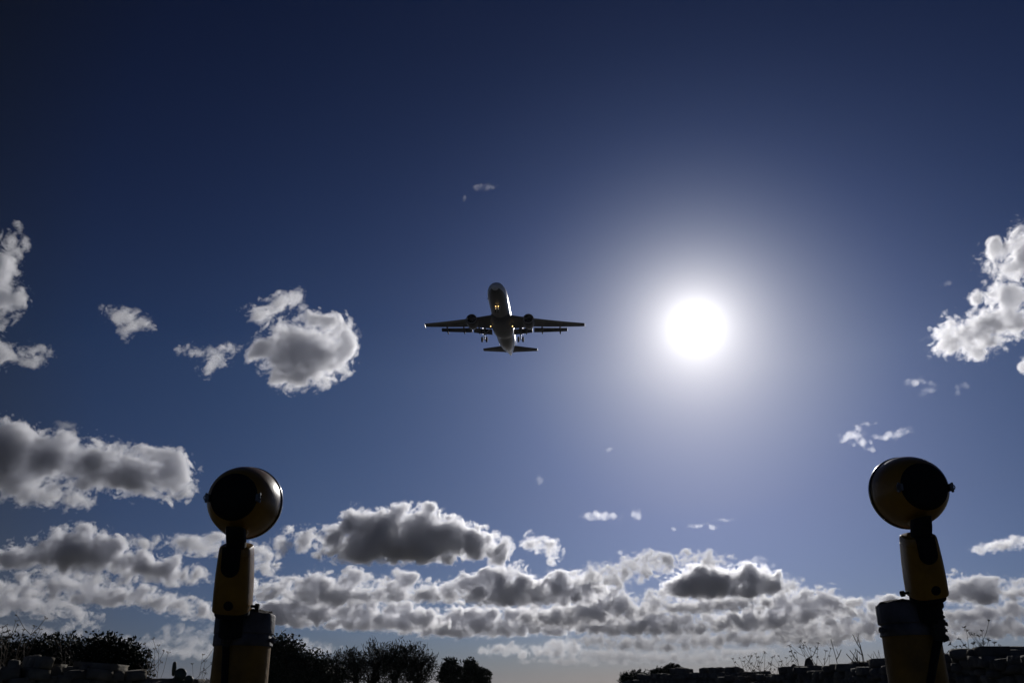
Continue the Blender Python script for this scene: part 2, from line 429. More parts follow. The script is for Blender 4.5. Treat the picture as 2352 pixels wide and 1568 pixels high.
tree('distant_shrub', 'low shrub between the distant wall and the flat topped tree', 'shrub', 50, [(1508, 1548, 16, 10), (1524, 1543, 12, 8), (1515, 1560, 30, 12)], 0.12, 3600, M_LEAF3, 29, GT, tr=0.05, clump=0.22, shell=0.3, limbs=8)

def umbel(mb, p, d, rg, r):
    d = Vector(d).normalized(); u = d.orthogonal().normalized(); w = d.cross(u)
    for k in range(7):
        a = rg.uniform(0, 6.28); s_ = r * rg.uniform(0.4, 1.0)
        e = p + d * r * 0.8 + (u * math.cos(a) + w * math.sin(a)) * s_
        mb.tube([p, e], [0.0017, 0.0012], 3)
        mb.lathe(e - d * 0.006, d, [(0, 0.002), (0.004, 0.0045), (0.008, 0.002)], 5)

def weed(name, label, Y, tips, seed, root_px, stem=0.005, heads=True, group='dry weeds along the walls', branch=5):
    """dry stalks: each tip is a point of the outline; side shoots are grown at random"""
    rg = random.Random(seed)
    r0 = at_y(*root_px, Y); base = Vector((r0.x, Y, 0))
    mb = MB()
    for x, y in tips:
        t_ = at_y(x, y, Y + rg.uniform(-0.2, 0.2)); b = Vector((r0.x + rg.uniform(-0.06, 0.06), Y + rg.uniform(-0.1, 0.1), 0))
        pts = []
        n = 9
        bow = rg.uniform(-0.06, 0.06)
        for i in range(n + 1):
            f = i / n
            p = b.lerp(t_, f); p.x += bow * math.sin(math.pi * f) + rg.uniform(-0.012, 0.012); p.y += rg.uniform(-0.015, 0.015)
            if f < 0.999: p.x = b.x + (p.x - b.x) * f ** 0.6
            pts.append(p)
        mb.tube(pts, [stem * (1.05 - 0.7 * i / n) for i in range(n + 1)], 4)
        if heads: umbel(mb, pts[-1], pts[-1] - pts[-2], rg, 0.024)
        H = (t_ - b).length
        for k in range(branch):
            f = rg.uniform(0.62, 0.96); i = int(f * n); p = pts[i].lerp(pts[i + 1], f * n - i)
            d = Vector((rg.choice((-1, 1)) * rg.uniform(0.35, 0.9), rg.uniform(-0.5, 0.5), rg.uniform(0.5, 1.0))).normalized()
            L = H * rg.uniform(0.05, 0.14); e = p + d * L; mid = p.lerp(e, 0.5) + Vector((0, 0, -0.08 * L))
            mb.tube([p, mid, e], [stem * 0.6, stem * 0.5, stem * 0.4], 4)
            if heads: umbel(mb, e, e - mid, rg, 0.022)
            else:
                e2 = mid + Vector((d.x * -0.3, d.y, 0.9)).normalized() * L * 0.5; mb.tube([mid, e2], [stem * 0.4, stem * 0.25], 3)
    o = mb.build(name, M_DRY, None, origin=base); o.location = base
    return tag(o, label, 'dry weed', group)
weed('dry_weed', 'tall dry flower stalks leaning together at the left edge', 9.8, [(35, 1427), (76, 1440), (20, 1450), (88, 1446), (5, 1442), (52, 1448)], 31, (10, 1530), 0.006, branch=6)
weed('dry_weed', 'thin dry umbel stalks right of the left hedge', 9.9, [(368, 1484), (345, 1500), (385, 1500), (352, 1492)], 32, (358, 1560), 0.005)
weed('dry_weed', 'single spindly dry stalk between the cactus and the left post', 10.4, [(465, 1505), (442, 1526), (470, 1520)], 33, (450, 1565), 0.005)
weed('dry_weed', 'short dry stalk against the left post, over the last cactus pad', 10.6, [(518, 1526), (505, 1534)], 34, (512, 1560), 0.004)
weed('dead_branch', 'bare dead twigs sticking up from the top of the left hedge', 18, [(140, 1472), (118, 1490), (196, 1498), (203, 1492), (165, 1490), (180, 1492), (150, 1494)], 35, (160, 1530), 0.011, heads=False)
weed('dry_weed', 'wide airy clump of dry fennel left of the two dark stones', 12.6, [(1700, 1512), (1720, 1508), (1738, 1503), (1758, 1502), (1775, 1512), (1788, 1520), (1682, 1514), (1745, 1510), (1710, 1520)], 36, (1732, 1550), 0.0055, branch=6)
weed('dry_weed', 'dry fennel stalks standing right behind the two dark stones', 11.6, [(1846, 1484), (1878, 1478), (1895, 1496), (1905, 1508), (1828, 1500), (1862, 1490)], 37, (1866, 1545), 0.0055, branch=6)
weed('dry_weed', 'few thin weeds just left of the shorter dark stone', 12.0, [(1806, 1512), (1818, 1508), (1796, 1520)], 38, (1812, 1548), 0.004, branch=4)
weed('dead_branch', 'single bare slanting stick, left of the forked branch on the wall', 10.8, [(1909, 1467)], 39, (1945, 1536), 0.009, heads=False, branch=2)
weed('dead_branch', 'forked bare dead branch rising from the wall left of the right post', 10.4, [(1970, 1461), (1962, 1488), (1976, 1480)], 40, (1992, 1530), 0.010, heads=False, branch=4)
weed('dead_branch', 'small curved dead twig beside the right post', 9.9, [(2021, 1492), (2005, 1500)], 41, (2022, 1528), 0.006, heads=False, branch=2)
weed('dry_weed', 'dry flower stalks on the wall top right of the right post', 8.3, [(2220, 1450), (2252, 1451), (2246, 1462), (2284, 1478), (2275, 1470), (2235, 1480), (2210, 1486), (2196, 1488)], 42, (2240, 1510), 0.0045, branch=6)
weed('dry_weed', 'low dry weeds on the wall close against the right post', 8.8, [(2182, 1498), (2192, 1494), (2170, 1504)], 43, (2180, 1518), 0.0035, branch=4)

def pad_mesh(mb, c, w, h, tilt, face, thick=0.05):
    """an oval flat cactus pad standing on its narrow end"""
    c = Vector(c); rt = Vector((math.cos(face), math.sin(face), 0)); fw = Vector((-math.sin(face), math.cos(face), 0))
    up = Vector((0, 0, 1)) * math.cos(tilt) + rt * math.sin(tilt); sd = rt * math.cos(tilt) - Vector((0, 0, 1)) * math.sin(tilt)
    rings = []
    for i in range(9):
        f = -1 + 2 * i / 8; k = math.sqrt(max(0.0, 1 - f * f))
        if i in (0, 8): k = 0.03
        rings.append([c + fw * (thick * 0.5 * f) + sd * (math.cos(a) * w * 0.5 * (k ** 0.4)) * (1 + 0.10 * math.sin(a)) + up * (math.sin(a) * h * 0.5 * (k ** 0.4)) for a in [2 * math.pi * j / 26 for j in range(26)]])
    mb.loft(rings)

def cactus(label, Y, pads, root_px):
    r0 = at_y(*root_px, Y); base = Vector((r0.x, Y, 0))
    root = empty('prickly_pear', base); tag(root, label, 'cactus', 'prickly pear cactuses')
    for x, y, w, h, tilt, face in pads:
        c = at_y(x, y, Y); s_ = (at_y(x + 1, y, Y) - c).length
        mb = MB(); pad_mesh(mb, c, w * s_, h * s_, R(tilt), R(face), 0.045)
        mb.build('pad', M_PAD, root, origin=base)
    mb = MB(); z0 = at_y(*root_px, Y).z
    mb.tube([(base.x, Y, -0.05), (base.x + 0.02, Y, z0 * 0.5), (base.x, Y, z0 + 0.03)], [0.10, 0.08, 0.06], 10)
    mb.build('stem', M_PAD, root, origin=base)
    return root
cactus('prickly pear with a thin edge on pad, between the left hedge and the left post', 9.6, [(400, 1535, 8, 32, -4, 86), (414, 1549, 27, 30, 6, 10), (433, 1562, 23, 23, 20, -15), (407, 1570, 30, 36, 0, 20), (383, 1572, 19, 20, -20, 0), (420, 1580, 34, 34, 4, -5)], (412, 1590))
cactus('prickly pear with one dark oval pad touching the left post', 10.4, [(521, 1559, 17, 26, -8, 30), (489, 1562, 5, 20, -28, 80), (508, 1575, 28, 26, 8, 0), (478, 1574, 26, 22, -12, 20), (496, 1588, 34, 34, 0, 0)], (500, 1596))

# two dark rounded stones standing on the right wall
def boulder(label, x, y, w, h, Y, seed):
    rg = np.random.default_rng(seed); c = at_y(x, y, Y); s_ = (at_y(x + 1, y, Y) - c).length
    mb = MB(); rings = []
    for i in range(15):
        f = i / 14; k = math.sqrt(max(0.0, 1 - f ** 2.3))
        rings.append([(math.cos(a) * w * 0.5 * s_ * max(k, 0.02) * (1 + 0.03 * math.sin(3 * a + i)), math.sin(a) * w * 0.5 * s_ * max(k, 0.02), (f - 0.5) * h * s_) for a in [2 * math.pi * j / 28 for j in range(28)]])
    mb.loft(rings)
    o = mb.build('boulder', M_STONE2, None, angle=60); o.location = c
    return tag(o, label, 'boulder', 'rounded stones on the right wall')
boulder('taller of two dark dome shaped stones on the right wall', 1858.5, 1527, 24, 34, 11.8, 1)
boulder('shorter of two dark dome shaped stones on the right wall', 1825, 1538, 21, 28, 12.1, 2)

# ------------------------------------------------------------------ the two approach lamps on their posts
def lamp(side, label, pole_px, pole_bot, body_b, body_t, neck, cap_px, seed):
    """side: -1 for the lamp standing left of the camera, +1 right"""
    rg = random.Random(seed)
    D = 2.80
    top = at(*pole_px, D)                                     # middle of the collar
    base = Vector((top.x, top.y, 0))
    root = empty('approach_light', base)
    tag(root, label, 'approach light', 'yellow approach lights on posts')
    B = lambda mb, nm, m, par=root, **kw: mb.build(nm, m, par, origin=base, **kw)
    lean = Vector((0.012 * side, 0.01, 1)).normalized()
    # post
    pz = top.z - 0.045
    p = MB(); foot = top - lean * (top.z / lean.z)
    ln = (pz + 0.01) / lean.z
    p.lathe(foot, lean, [(0.0, 0.098), (0.3, 0.093), (ln * 0.7, 0.089), (ln * 0.97, 0.0875), (ln, 0.0875)], 40)
    B(p, 'post', M_YELW)
    p = MB(); p.lathe(foot, lean, [(-0.02, 0.16), (0.018, 0.16), (0.022, 0.155), (0.022, 0.10)], 40)
    for k in range(4):
        a = math.pi / 4 + k * math.pi / 2
        p.lathe(foot + Vector((math.cos(a) * 0.13, math.sin(a) * 0.13, 0.02)), (0, 0, 1), [(0, 0.014), (0.02, 0.014), (0.021, 0.008), (0.035, 0.008)], 6)
    B(p, 'base_flange', M_BAND)
    # collar: a split grey band with a slit, a shallow step and a worn top edge
    c0 = top - lean * 0.05
    n = 56; rings = []
    slit = math.pi - 0.35 if side > 0 else 0.35
    for d, r in ((-0.005, 0.0905), (-0.002, 0.0925), (0.026, 0.0925), (0.030, 0.0905), (0.034, 0.0935), (0.094, 0.094), (0.0985, 0.092), (0.0985, 0.05)):
        ring = []
        for j in range(n):
            a = 2 * math.pi * j / n
            wear = (0.0015 * math.sin(5 * a + seed) + 0.0012 * math.sin(11 * a + 2 * seed) - 0.006 * math.cos(a) * side * -1) if d > 0.09 else 0
            da = abs((a - slit + math.pi) % (2 * math.pi) - math.pi)
            rr = r - (0.006 if 0.02 < d < 0.034 and da < 0.5 else 0)
            ring.append(c0 + lean * (d + wear) + Vector((math.cos(a), math.sin(a), 0)) * rr)
        rings.append(ring)
    p = MB(); p.loft(rings)
    col = B(p, 'collar', M_BAND)
    p = MB(); q = c0 + lean * 0.013 + Vector((math.cos(slit), -0.25, 0)).normalized() * 0.092
    ax = Vector((math.cos(slit), -0.25, 0)).normalized()
    p.lathe(q, ax, [(0, 0.006), (0.010, 0.006), (0.0101, 0.010), (0.018, 0.010), (0.020, 0.007)], 8)
    p.build('bolt', M_BAND, col, origin=base)
    # ragged crust of mortar on the collar top
    p = MB(); rings = []
    for d, r in ((-0.004, 0.084), (0.002, 0.080), (0.005, 0.062), (0.006, 0.035), (0.006, 0.002)):
        rings.append([c0 + lean * (0.0985 + d + (rg.uniform(-0.003, 0.006) if d > 0 else 0)) + Vector((math.cos(a), math.sin(a), 0)) * r * rg.uniform(0.92, 1.06) for a in [2 * math.pi * j / 30 for j in range(30)]])
    p.loft(rings)
    p.build('mortar_crust', M_RUBBLE, col, origin=base, smooth=False)
    # fitting body: a rounded, slightly barrelled tapered case
    DB = 2.71
    b0, b1 = at(*body_b, DB), at(*body_t, DB + 0.005)
    ax = (b1 - b0); L = ax.length; ax.normalize()
    xv = Vector((1, 0, 0)); xv = (xv - ax * xv.dot(ax)).normalized(); yv = ax.cross(xv)
    def sect(d, w, dp, e=3.2, n=40):
        out = []
        for j in range(n):
            a = 2 * math.pi * j / n; c, s_ = math.cos(a), math.sin(a)
            out.append(b0 + ax * d + xv * (math.copysign(abs(c) ** (2 / e), c) * w) + yv * (math.copysign(abs(s_) ** (2 / e), s_) * dp))
        return out
    p = MB()
    p.loft([sect(d * L, w * 0.91, w * 0.94) for d, w in ((0.0, 0.0585), (0.012, 0.0605), (0.05, 0.0615), (0.3, 0.0612), (0.55, 0.0595), (0.78, 0.0565), (0.862, 0.0552), (0.866, 0.0538), (0.874, 0.0538), (0.878, 0.055), (0.95, 0.0535), (0.985, 0.0505), (1.0, 0.045))])
    body = B(p, 'lamp_body', M_YEL)
    # black yoke: U shaped tongue down the rear face, and the neck that carries the head
    yo = -yv if (-yv).y < 0 else yv                          # towards the camera
    p = MB(); W = 0.0275; pts = []
    top_d, bot_d = L * 1.0, L * 0.57
    for k in range(13):
        a = math.pi + math.pi * k / 12
        pts.append((math.cos(a) * W, bot_d + W + math.sin(a) * W))
    pts = [(-W, top_d)] + pts + [(W, top_d)]
    def face(off):
        return [b0 + ax * d + xv * x + yo * off(d) for x, d in pts]
    dep = lambda d: 0.0565 - 0.0035 * max(0, (d / L - 0.55)) / 0.45
    p.loft([face(lambda d: dep(d) - 0.012), face(lambda d: dep(d) + 0.0028)])
    p.build('yoke', M_BLK, body, origin=base)
    cap_c = at(*cap_px, DB - 0.02)
    p = MB()
    top_n = at(*neck[0], DB - 0.035); bot_n = at(*neck[1], DB - 0.02)
    nrings = []
    for t_ in (0, 0.3, 0.5, 0.75, 1.0):
        c = bot_n.lerp(top_n, t_); w = 0.027 + 0.002 * math.sin(t_ * 3)
        nrings.append([c + xv * (w * math.copysign(abs(math.cos(a)) ** 0.6, math.cos(a))) + Vector((0, 1, 0)) * (w * 0.95 * math.copysign(abs(math.sin(a)) ** 0.6, math.sin(a))) for a in [2 * math.pi * j / 24 for j in range(24)]])
    p.loft(nrings)
    p.build('neck', M_BLK, body, origin=base)
    # knob screw on the inner side, drain plug on the rear face, foot flange
    inn = -xv * side
    p = MB(); q = b0 + ax * (L * 0.085) + inn * 0.058 + yo * 0.005
    p.lathe(q, inn, [(0, 0.0045), (0.014, 0.0045), (0.0141, 0.009), (0.024, 0.0095), (0.026, 0.007)], 10)
    p.build('screw', M_BLK, body, origin=base)
    p = MB(); q = b0 + ax * (L * 0.14) + yo * 0.0565 + xv * 0.004
    p.lathe(q, yo, [(-0.003, 0.0145), (0.0012, 0.0145), (0.002, 0.012), (0.002, 0.001)], 20)
    p.lathe(q + xv * 0.006, yo, [(0, 0.005), (0.006, 0.005), (0.007, 0.003)], 6)
    p.build('drain_plug', M_BLK, body, origin=base)
    p = MB(); p.lathe(b0 - ax * 0.017, ax, [(0, 0.050), (0.003, 0.053), (0.015, 0.053), (0.019, 0.052)], 32)
    p.lathe(b0 - ax * 0.05, ax, [(-0.03, 0.036), (0.035, 0.036)], 24)
    p.build('foot_flange', M_BLK, body, origin=base)
    # head: shell of revolution with its lens turned away from the camera, black cap at the rear
    e = R(4.5); hd = Vector((0.0, math.cos(e), math.sin(e)))
    hx = Vector((1, 0, 0)); hz = hx.cross(hd)
    HS = 0.915
    HL = lambda m_, prof_, n_=48, cap=True: m_.lathe(cap_c, hd, [(d_ * HS, r_ * HS) for d_, r_ in prof_], n_, cap)
    p = MB()
    prof = [(0.0, 0.0735), (0.004, 0.0775), (0.02, 0.0905), (0.04, 0.1015), (0.065, 0.1110), (0.09, 0.1175), (0.115, 0.1215), (0.14, 0.1230), (0.152, 0.1230)]
    HL(p, prof, 72, cap=False)
    HL(p, [(d, r - 0.003) for d, r in prof], 72, cap=False)
    head = B(p, 'lamp_head', M_YEL)
    p = MB(); HL(p, [(0.1515, 0.110), (0.1515, 0.1262), (0.155, 0.1275), (0.163, 0.1275), (0.167, 0.1255), (0.1675, 0.110)], 72)
    p.build('rim', M_RIM, head, origin=base)
    p = MB(); HL(p, [(0.160, 0.001), (0.1605, 0.06), (0.162, 0.112), (0.1755, 0.112), (0.184, 0.085), (0.190, 0.04), (0.1915, 0.001)], 48)
    p.build('lens', M_GLASS, head, origin=base)
    p = MB(); HL(p, [(-0.014, 0.001), (-0.013, 0.035), (-0.010, 0.060), (-0.004, 0.0745), (0.002, 0.0785), (0.008, 0.0800), (0.0105, 0.079), (0.011, 0.07)], 60)
    p.build('rear_cap', M_BLK, head, origin=base)
    for sgn in (-1, 1):
        Mx = Matrix((hx, hd, hz)).transposed()
        c = cap_c + hx * (sgn * 0.0835 * HS) + hd * 0.004 - hz * 0.004
        p = MB(); p.box(c, (0.010, 0.030, 0.022), Mx, 0.0015)
        p.box(c + hx * (sgn * 0.006) - hd * 0.007, (0.006, 0.010, 0.030), Mx, 0.0015)
        p.box(c + hx * (sgn * 0.0025) + hd * 0.022, (0.012, 0.012, 0.011), Mx, 0.001)
        p.tube([c + hx * sgn * 0.010 - hd * 0.010 - hz * 0.007, c + hx * sgn * 0.012 - hd * 0.012, c + hx * sgn * 0.010 - hd * 0.010 + hz * 0.007], 0.0018, 6)
        p.build('clip', M_STEEL, head, origin=base)
    # saddle under the head where the neck bolts on
    p = MB()
    sc_ = cap_c + hd * 0.070 - hz * 0.098
    p.loft([[sc_ + hx * (math.cos(a) * w) + hd * (math.sin(a) * w * 1.2) - hz * dd for a in [2 * math.pi * j / 24 for j in range(24)]] for dd, w in ((-0.02, 0.036), (0.006, 0.034), (0.013, 0.030))])
    p.build('saddle', M_YEL, head, origin=base)
    # cable: a taped sheath under the fitting, then a thinner cable down the post
    Yf = top.y - 0.100
    qs = [at_y(x, y, Yf + o_) for x, y, o_ in ([(530, 1402, 0.0), (527, 1425, -0.006), (522, 1455, -0.006), (518, 1480, 0.004)] if side < 0 else [(2138, 1372, 0.0), (2146, 1400, -0.006), (2152, 1425, -0.008), (2155, 1448, -0.006), (2158, 1468, 0.0)])]
    p = MB()
    fine = []
    for i in range(len(qs) - 1):
        for t_ in range(6): fine.append(qs[i].lerp(qs[i + 1], t_ / 6))
    fine.append(qs[-1])
    p.tube(fine, [(0.031 if side > 0 else 0.027) * (0.95 - 0.45 * (i / len(fine))) * (1 + rg.uniform(-0.16, 0.16)) for i in range(len(fine))], 12)
    for k in range(7 if side > 0 else 0):                          # loose ends of tape
        c = fine[rg.randrange(len(fine) // 3, len(fine))]; s_ = rg.uniform(0.010, 0.022)
        d1 = Vector((side * rg.uniform(0.3, 1), -0.3, rg.uniform(-0.9, 0.1))).normalized()
        w_ = Vector((0.1, 0.3, rg.uniform(0.4, 1))).normalized() * rg.uniform(0.006, 0.012)
        a_ = c + d1 * 0.010; b_ = c + d1 * (0.012 + s_); t2 = Vector((0, 0.002, 0))
        p.loft([[a_ - w_, a_ + w_, a_ + w_ + t2, a_ - w_ + t2], [b_ - w_ * 0.6, b_ + w_ * 0.5, b_ + w_ * 0.5 + t2, b_ - w_ * 0.6 + t2]])
    sheath = B(p, 'cable_sheath', M_TAPE)
    p = MB()
    low = [(519, 1500), (517, 1535), (516, 1570)] if side < 0 else [(2150, 1490), (2143, 1525), (2136, 1568)]
    cps = [fine[-2]] + [at_y(x, y, top.y - 0.088) for x, y in low]
    last = cps[-1]
    while last.z > 0.06:
        last = Vector((last.x + rg.uniform(-0.006, 0.006), last.y - 0.0012, last.z - 0.09)); cps.append(last)
    p.tube(cps, 0.0125 if side > 0 else 0.011, 10)
    # straps holding the cable to the post
    p.build('cable', M_BLK, root, origin=base)
    return root

lamp(-1, 'left of two yellow approach lights, head turned slightly right, taller clouds behind', (561.7, 1443), None, (533.5, 1400), (544.7, 1251), ((542, 1212), (543, 1262)), (536, 1140), 3)
lamp(1, 'right of two yellow approach lights, frayed tape hanging down its post', (2086, 1420), None, (2129.7, 1364.6), (2107, 1227), ((2115, 1189), (2117, 1240)), (2124.5, 1116), 8)

# ------------------------------------------------------------------ the airliner on final approach
def livery():
    m = bpy.data.materials.new('white_and_dark_blue_livery'); m.use_nodes = True
    t = m.node_tree; n = N(t); p = t.nodes['Principled BSDF']
    tcx = n.node('ShaderNodeTexCoord'); sp = n.node('ShaderNodeSeparateXYZ'); t.links.new(tcx.outputs['Object'], sp.inputs[0])
    # belly line climbs towards the tail
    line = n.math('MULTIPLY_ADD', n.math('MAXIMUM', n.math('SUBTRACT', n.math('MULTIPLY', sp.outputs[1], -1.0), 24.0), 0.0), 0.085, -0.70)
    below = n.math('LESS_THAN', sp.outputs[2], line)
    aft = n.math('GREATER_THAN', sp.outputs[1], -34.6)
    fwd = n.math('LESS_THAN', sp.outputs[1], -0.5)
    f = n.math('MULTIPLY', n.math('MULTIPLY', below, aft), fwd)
    dirt = n.noise(tcx.outputs['Object'], 0.8, 5, 0.6)
    wh = n.ramp(dirt, [(0.3, (0.62, 0.62, 0.63)), (0.7, (0.78, 0.78, 0.78))])
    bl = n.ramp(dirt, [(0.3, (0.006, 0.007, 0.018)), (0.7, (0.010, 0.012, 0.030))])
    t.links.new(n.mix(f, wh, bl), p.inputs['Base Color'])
    p.inputs['Roughness'].default_value = 0.3; p.inputs['Coat Weight'].default_value = 0.15; p.inputs['Coat Roughness'].default_value = 0.08
    return m
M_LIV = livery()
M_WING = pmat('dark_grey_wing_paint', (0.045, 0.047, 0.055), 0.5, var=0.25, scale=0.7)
M_ALU = pmat('dull_aluminium', (0.32, 0.32, 0.33), 0.5, metal=0.4, var=0.15, scale=2)
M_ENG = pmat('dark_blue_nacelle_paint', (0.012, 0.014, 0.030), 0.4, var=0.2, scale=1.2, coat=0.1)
M_DARK = pmat('dark_fan', (0.012, 0.012, 0.013), 0.5, var=0.3, scale=3)
M_TYRE = pmat('tyre_rubber', (0.015, 0.015, 0.016), 0.8, var=0.3, scale=6)
M_STRUT = pmat('gear_steel', (0.35, 0.36, 0.37), 0.4, metal=0.5, var=0.2, scale=5)
M_LAMP = pmat('lit_landing_lamp', (0.9, 0.7, 0.4), 0.3, emit=(1.0, 0.62, 0.22), est=10.0)
M_LAMP2 = pmat('lit_taxi_lamp', (0.9, 0.8, 0.6), 0.3, emit=(1.0, 0.78, 0.45), est=4.0)
M_WIN = pmat('dark_window_glass', (0.01, 0.012, 0.015), 0.1, var=0.1, coat=1.0)

plane = empty('airliner', (0, 0, 0))
tag(plane, 'dark twin engine airliner flying in to land, wheels and flaps down', 'airliner')
def ring(y, r, zc=0.0, hz=1.05, n=48, wx=1.0):
    return [(math.cos(a) * r * wx, y, zc + math.sin(a) * r * hz) for a in [2 * math.pi * j / n for j in range(n)]]
FUS = [(0.0, 0.03, -0.50), (-0.12, 0.32, -0.49), (-0.35, 0.58, -0.46), (-0.8, 0.93, -0.38), (-1.4, 1.24, -0.27), (-2.2, 1.53, -0.15), (-3.2, 1.76, -0.06), (-4.5, 1.92, -0.01), (-6.0, 1.975, 0),
       (-12, 1.975, 0), (-18, 1.975, 0), (-23.5, 1.975, 0), (-25.5, 1.93, 0.05), (-27.5, 1.80, 0.19), (-29.5, 1.56, 0.40), (-31.5, 1.26, 0.65), (-33.5, 0.92, 0.87), (-35.3, 0.58, 1.02), (-36.6, 0.33, 1.10), (-37.3, 0.19, 1.12), (-37.5, 0.10, 1.12)]
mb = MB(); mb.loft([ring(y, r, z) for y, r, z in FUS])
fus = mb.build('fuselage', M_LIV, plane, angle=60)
# belly fairing
mb = MB(); rr = []
for y, s_ in ((-10.2, 0.02), (-10.8, 0.45), (-11.8, 0.8), (-13.2, 1.0), (-17.5, 1.0), (-19.0, 0.93), (-20.3, 0.72), (-21.2, 0.42), (-21.7, 0.05)):
    rr.append([(math.cos(a) * (1.2 + 1.02 * s_), y, -1.15 + math.sin(a) * (0.55 + 0.92 * s_)) for a in [2 * math.pi * j / 40 for j in range(40)]])
mb.loft(rr); mb.build('belly_fairing', M_ENG, fus, angle=60)
for s_ in (-1, 1):
    mb = MB()
    for a0, a1, y0, y1 in ((78, 56, -1.72, -2.35), (54, 36, -1.85, -2.7), (34, 20, -2.2, -3.1)):
        q = []
        for y, a in ((y0, a0), (y0, a1), (y1, a1 + 2), (y1, a0 + 2)):
            r = np.interp(-y, [0.8, 1.4, 2.2, 3.2], [0.93, 1.24, 1.53, 1.76]); zc = np.interp(-y, [0.8, 1.4, 2.2, 3.2], [-0.38, -0.27, -0.15, -0.06])
            q.append(Vector((s_ * math.cos(R(a)) * (r + 0.012), y, zc + math.sin(R(a)) * (r + 0.012) * 1.05)))
        nrm = Vector((s_ * 0.6, 0.3, 0.6)) * 0.02
        mb.loft([[v - nrm for v in q], q])
    mb.build('windscreen', M_WIN, fus, smooth=False)
for s_ in (-1, 1):
    for k in range(38):
        mb = MB()
        y = -6.2 - k * 0.635
        if -16.6 < y < -15.4 and k % 2: continue
        z = 0.42; x = s_ * 1.975 * math.cos(math.asin(z / 1.975 / 1.05))
        mb.box((x, y, z), (0.03, 0.23, 0.33), None)
        mb.build('cabin_window', M_WIN, fus, smooth=False)

def foil(x, le, ch, z, th, inc=0.0, n=14, camber=0.02):
    """closed airfoil ring at span station x (leading edge at y = le, chord running aft)"""
    up, dn = [], []
    for i in range(n + 1):
        c = 0.5 - 0.5 * math.cos(math.pi * i / n)
        t_ = 5 * th * (0.2969 * math.sqrt(c) - 0.126 * c - 0.3516 * c * c + 0.2843 * c ** 3 - 0.1015 * c ** 4)
        m = camber * 4 * c * (1 - c)
        up.append((c, m + t_)); dn.append((c, m - t_))
    pts = up[::-1] + dn[1:-1]
    ca, sa = math.cos(inc), math.sin(inc)
    return [(x, le - (c * ca + zz * sa) * ch, z + (zz * ca - c * sa) * ch) for c, zz in pts]
ZW = lambda x: -1.28 + (abs(x) - 1.9) * math.tan(R(5.3)) + 0.0026 * max(0, abs(x) - 4) ** 2
LE = lambda x: -11.3 - (abs(x) - 1.9) * 0.515
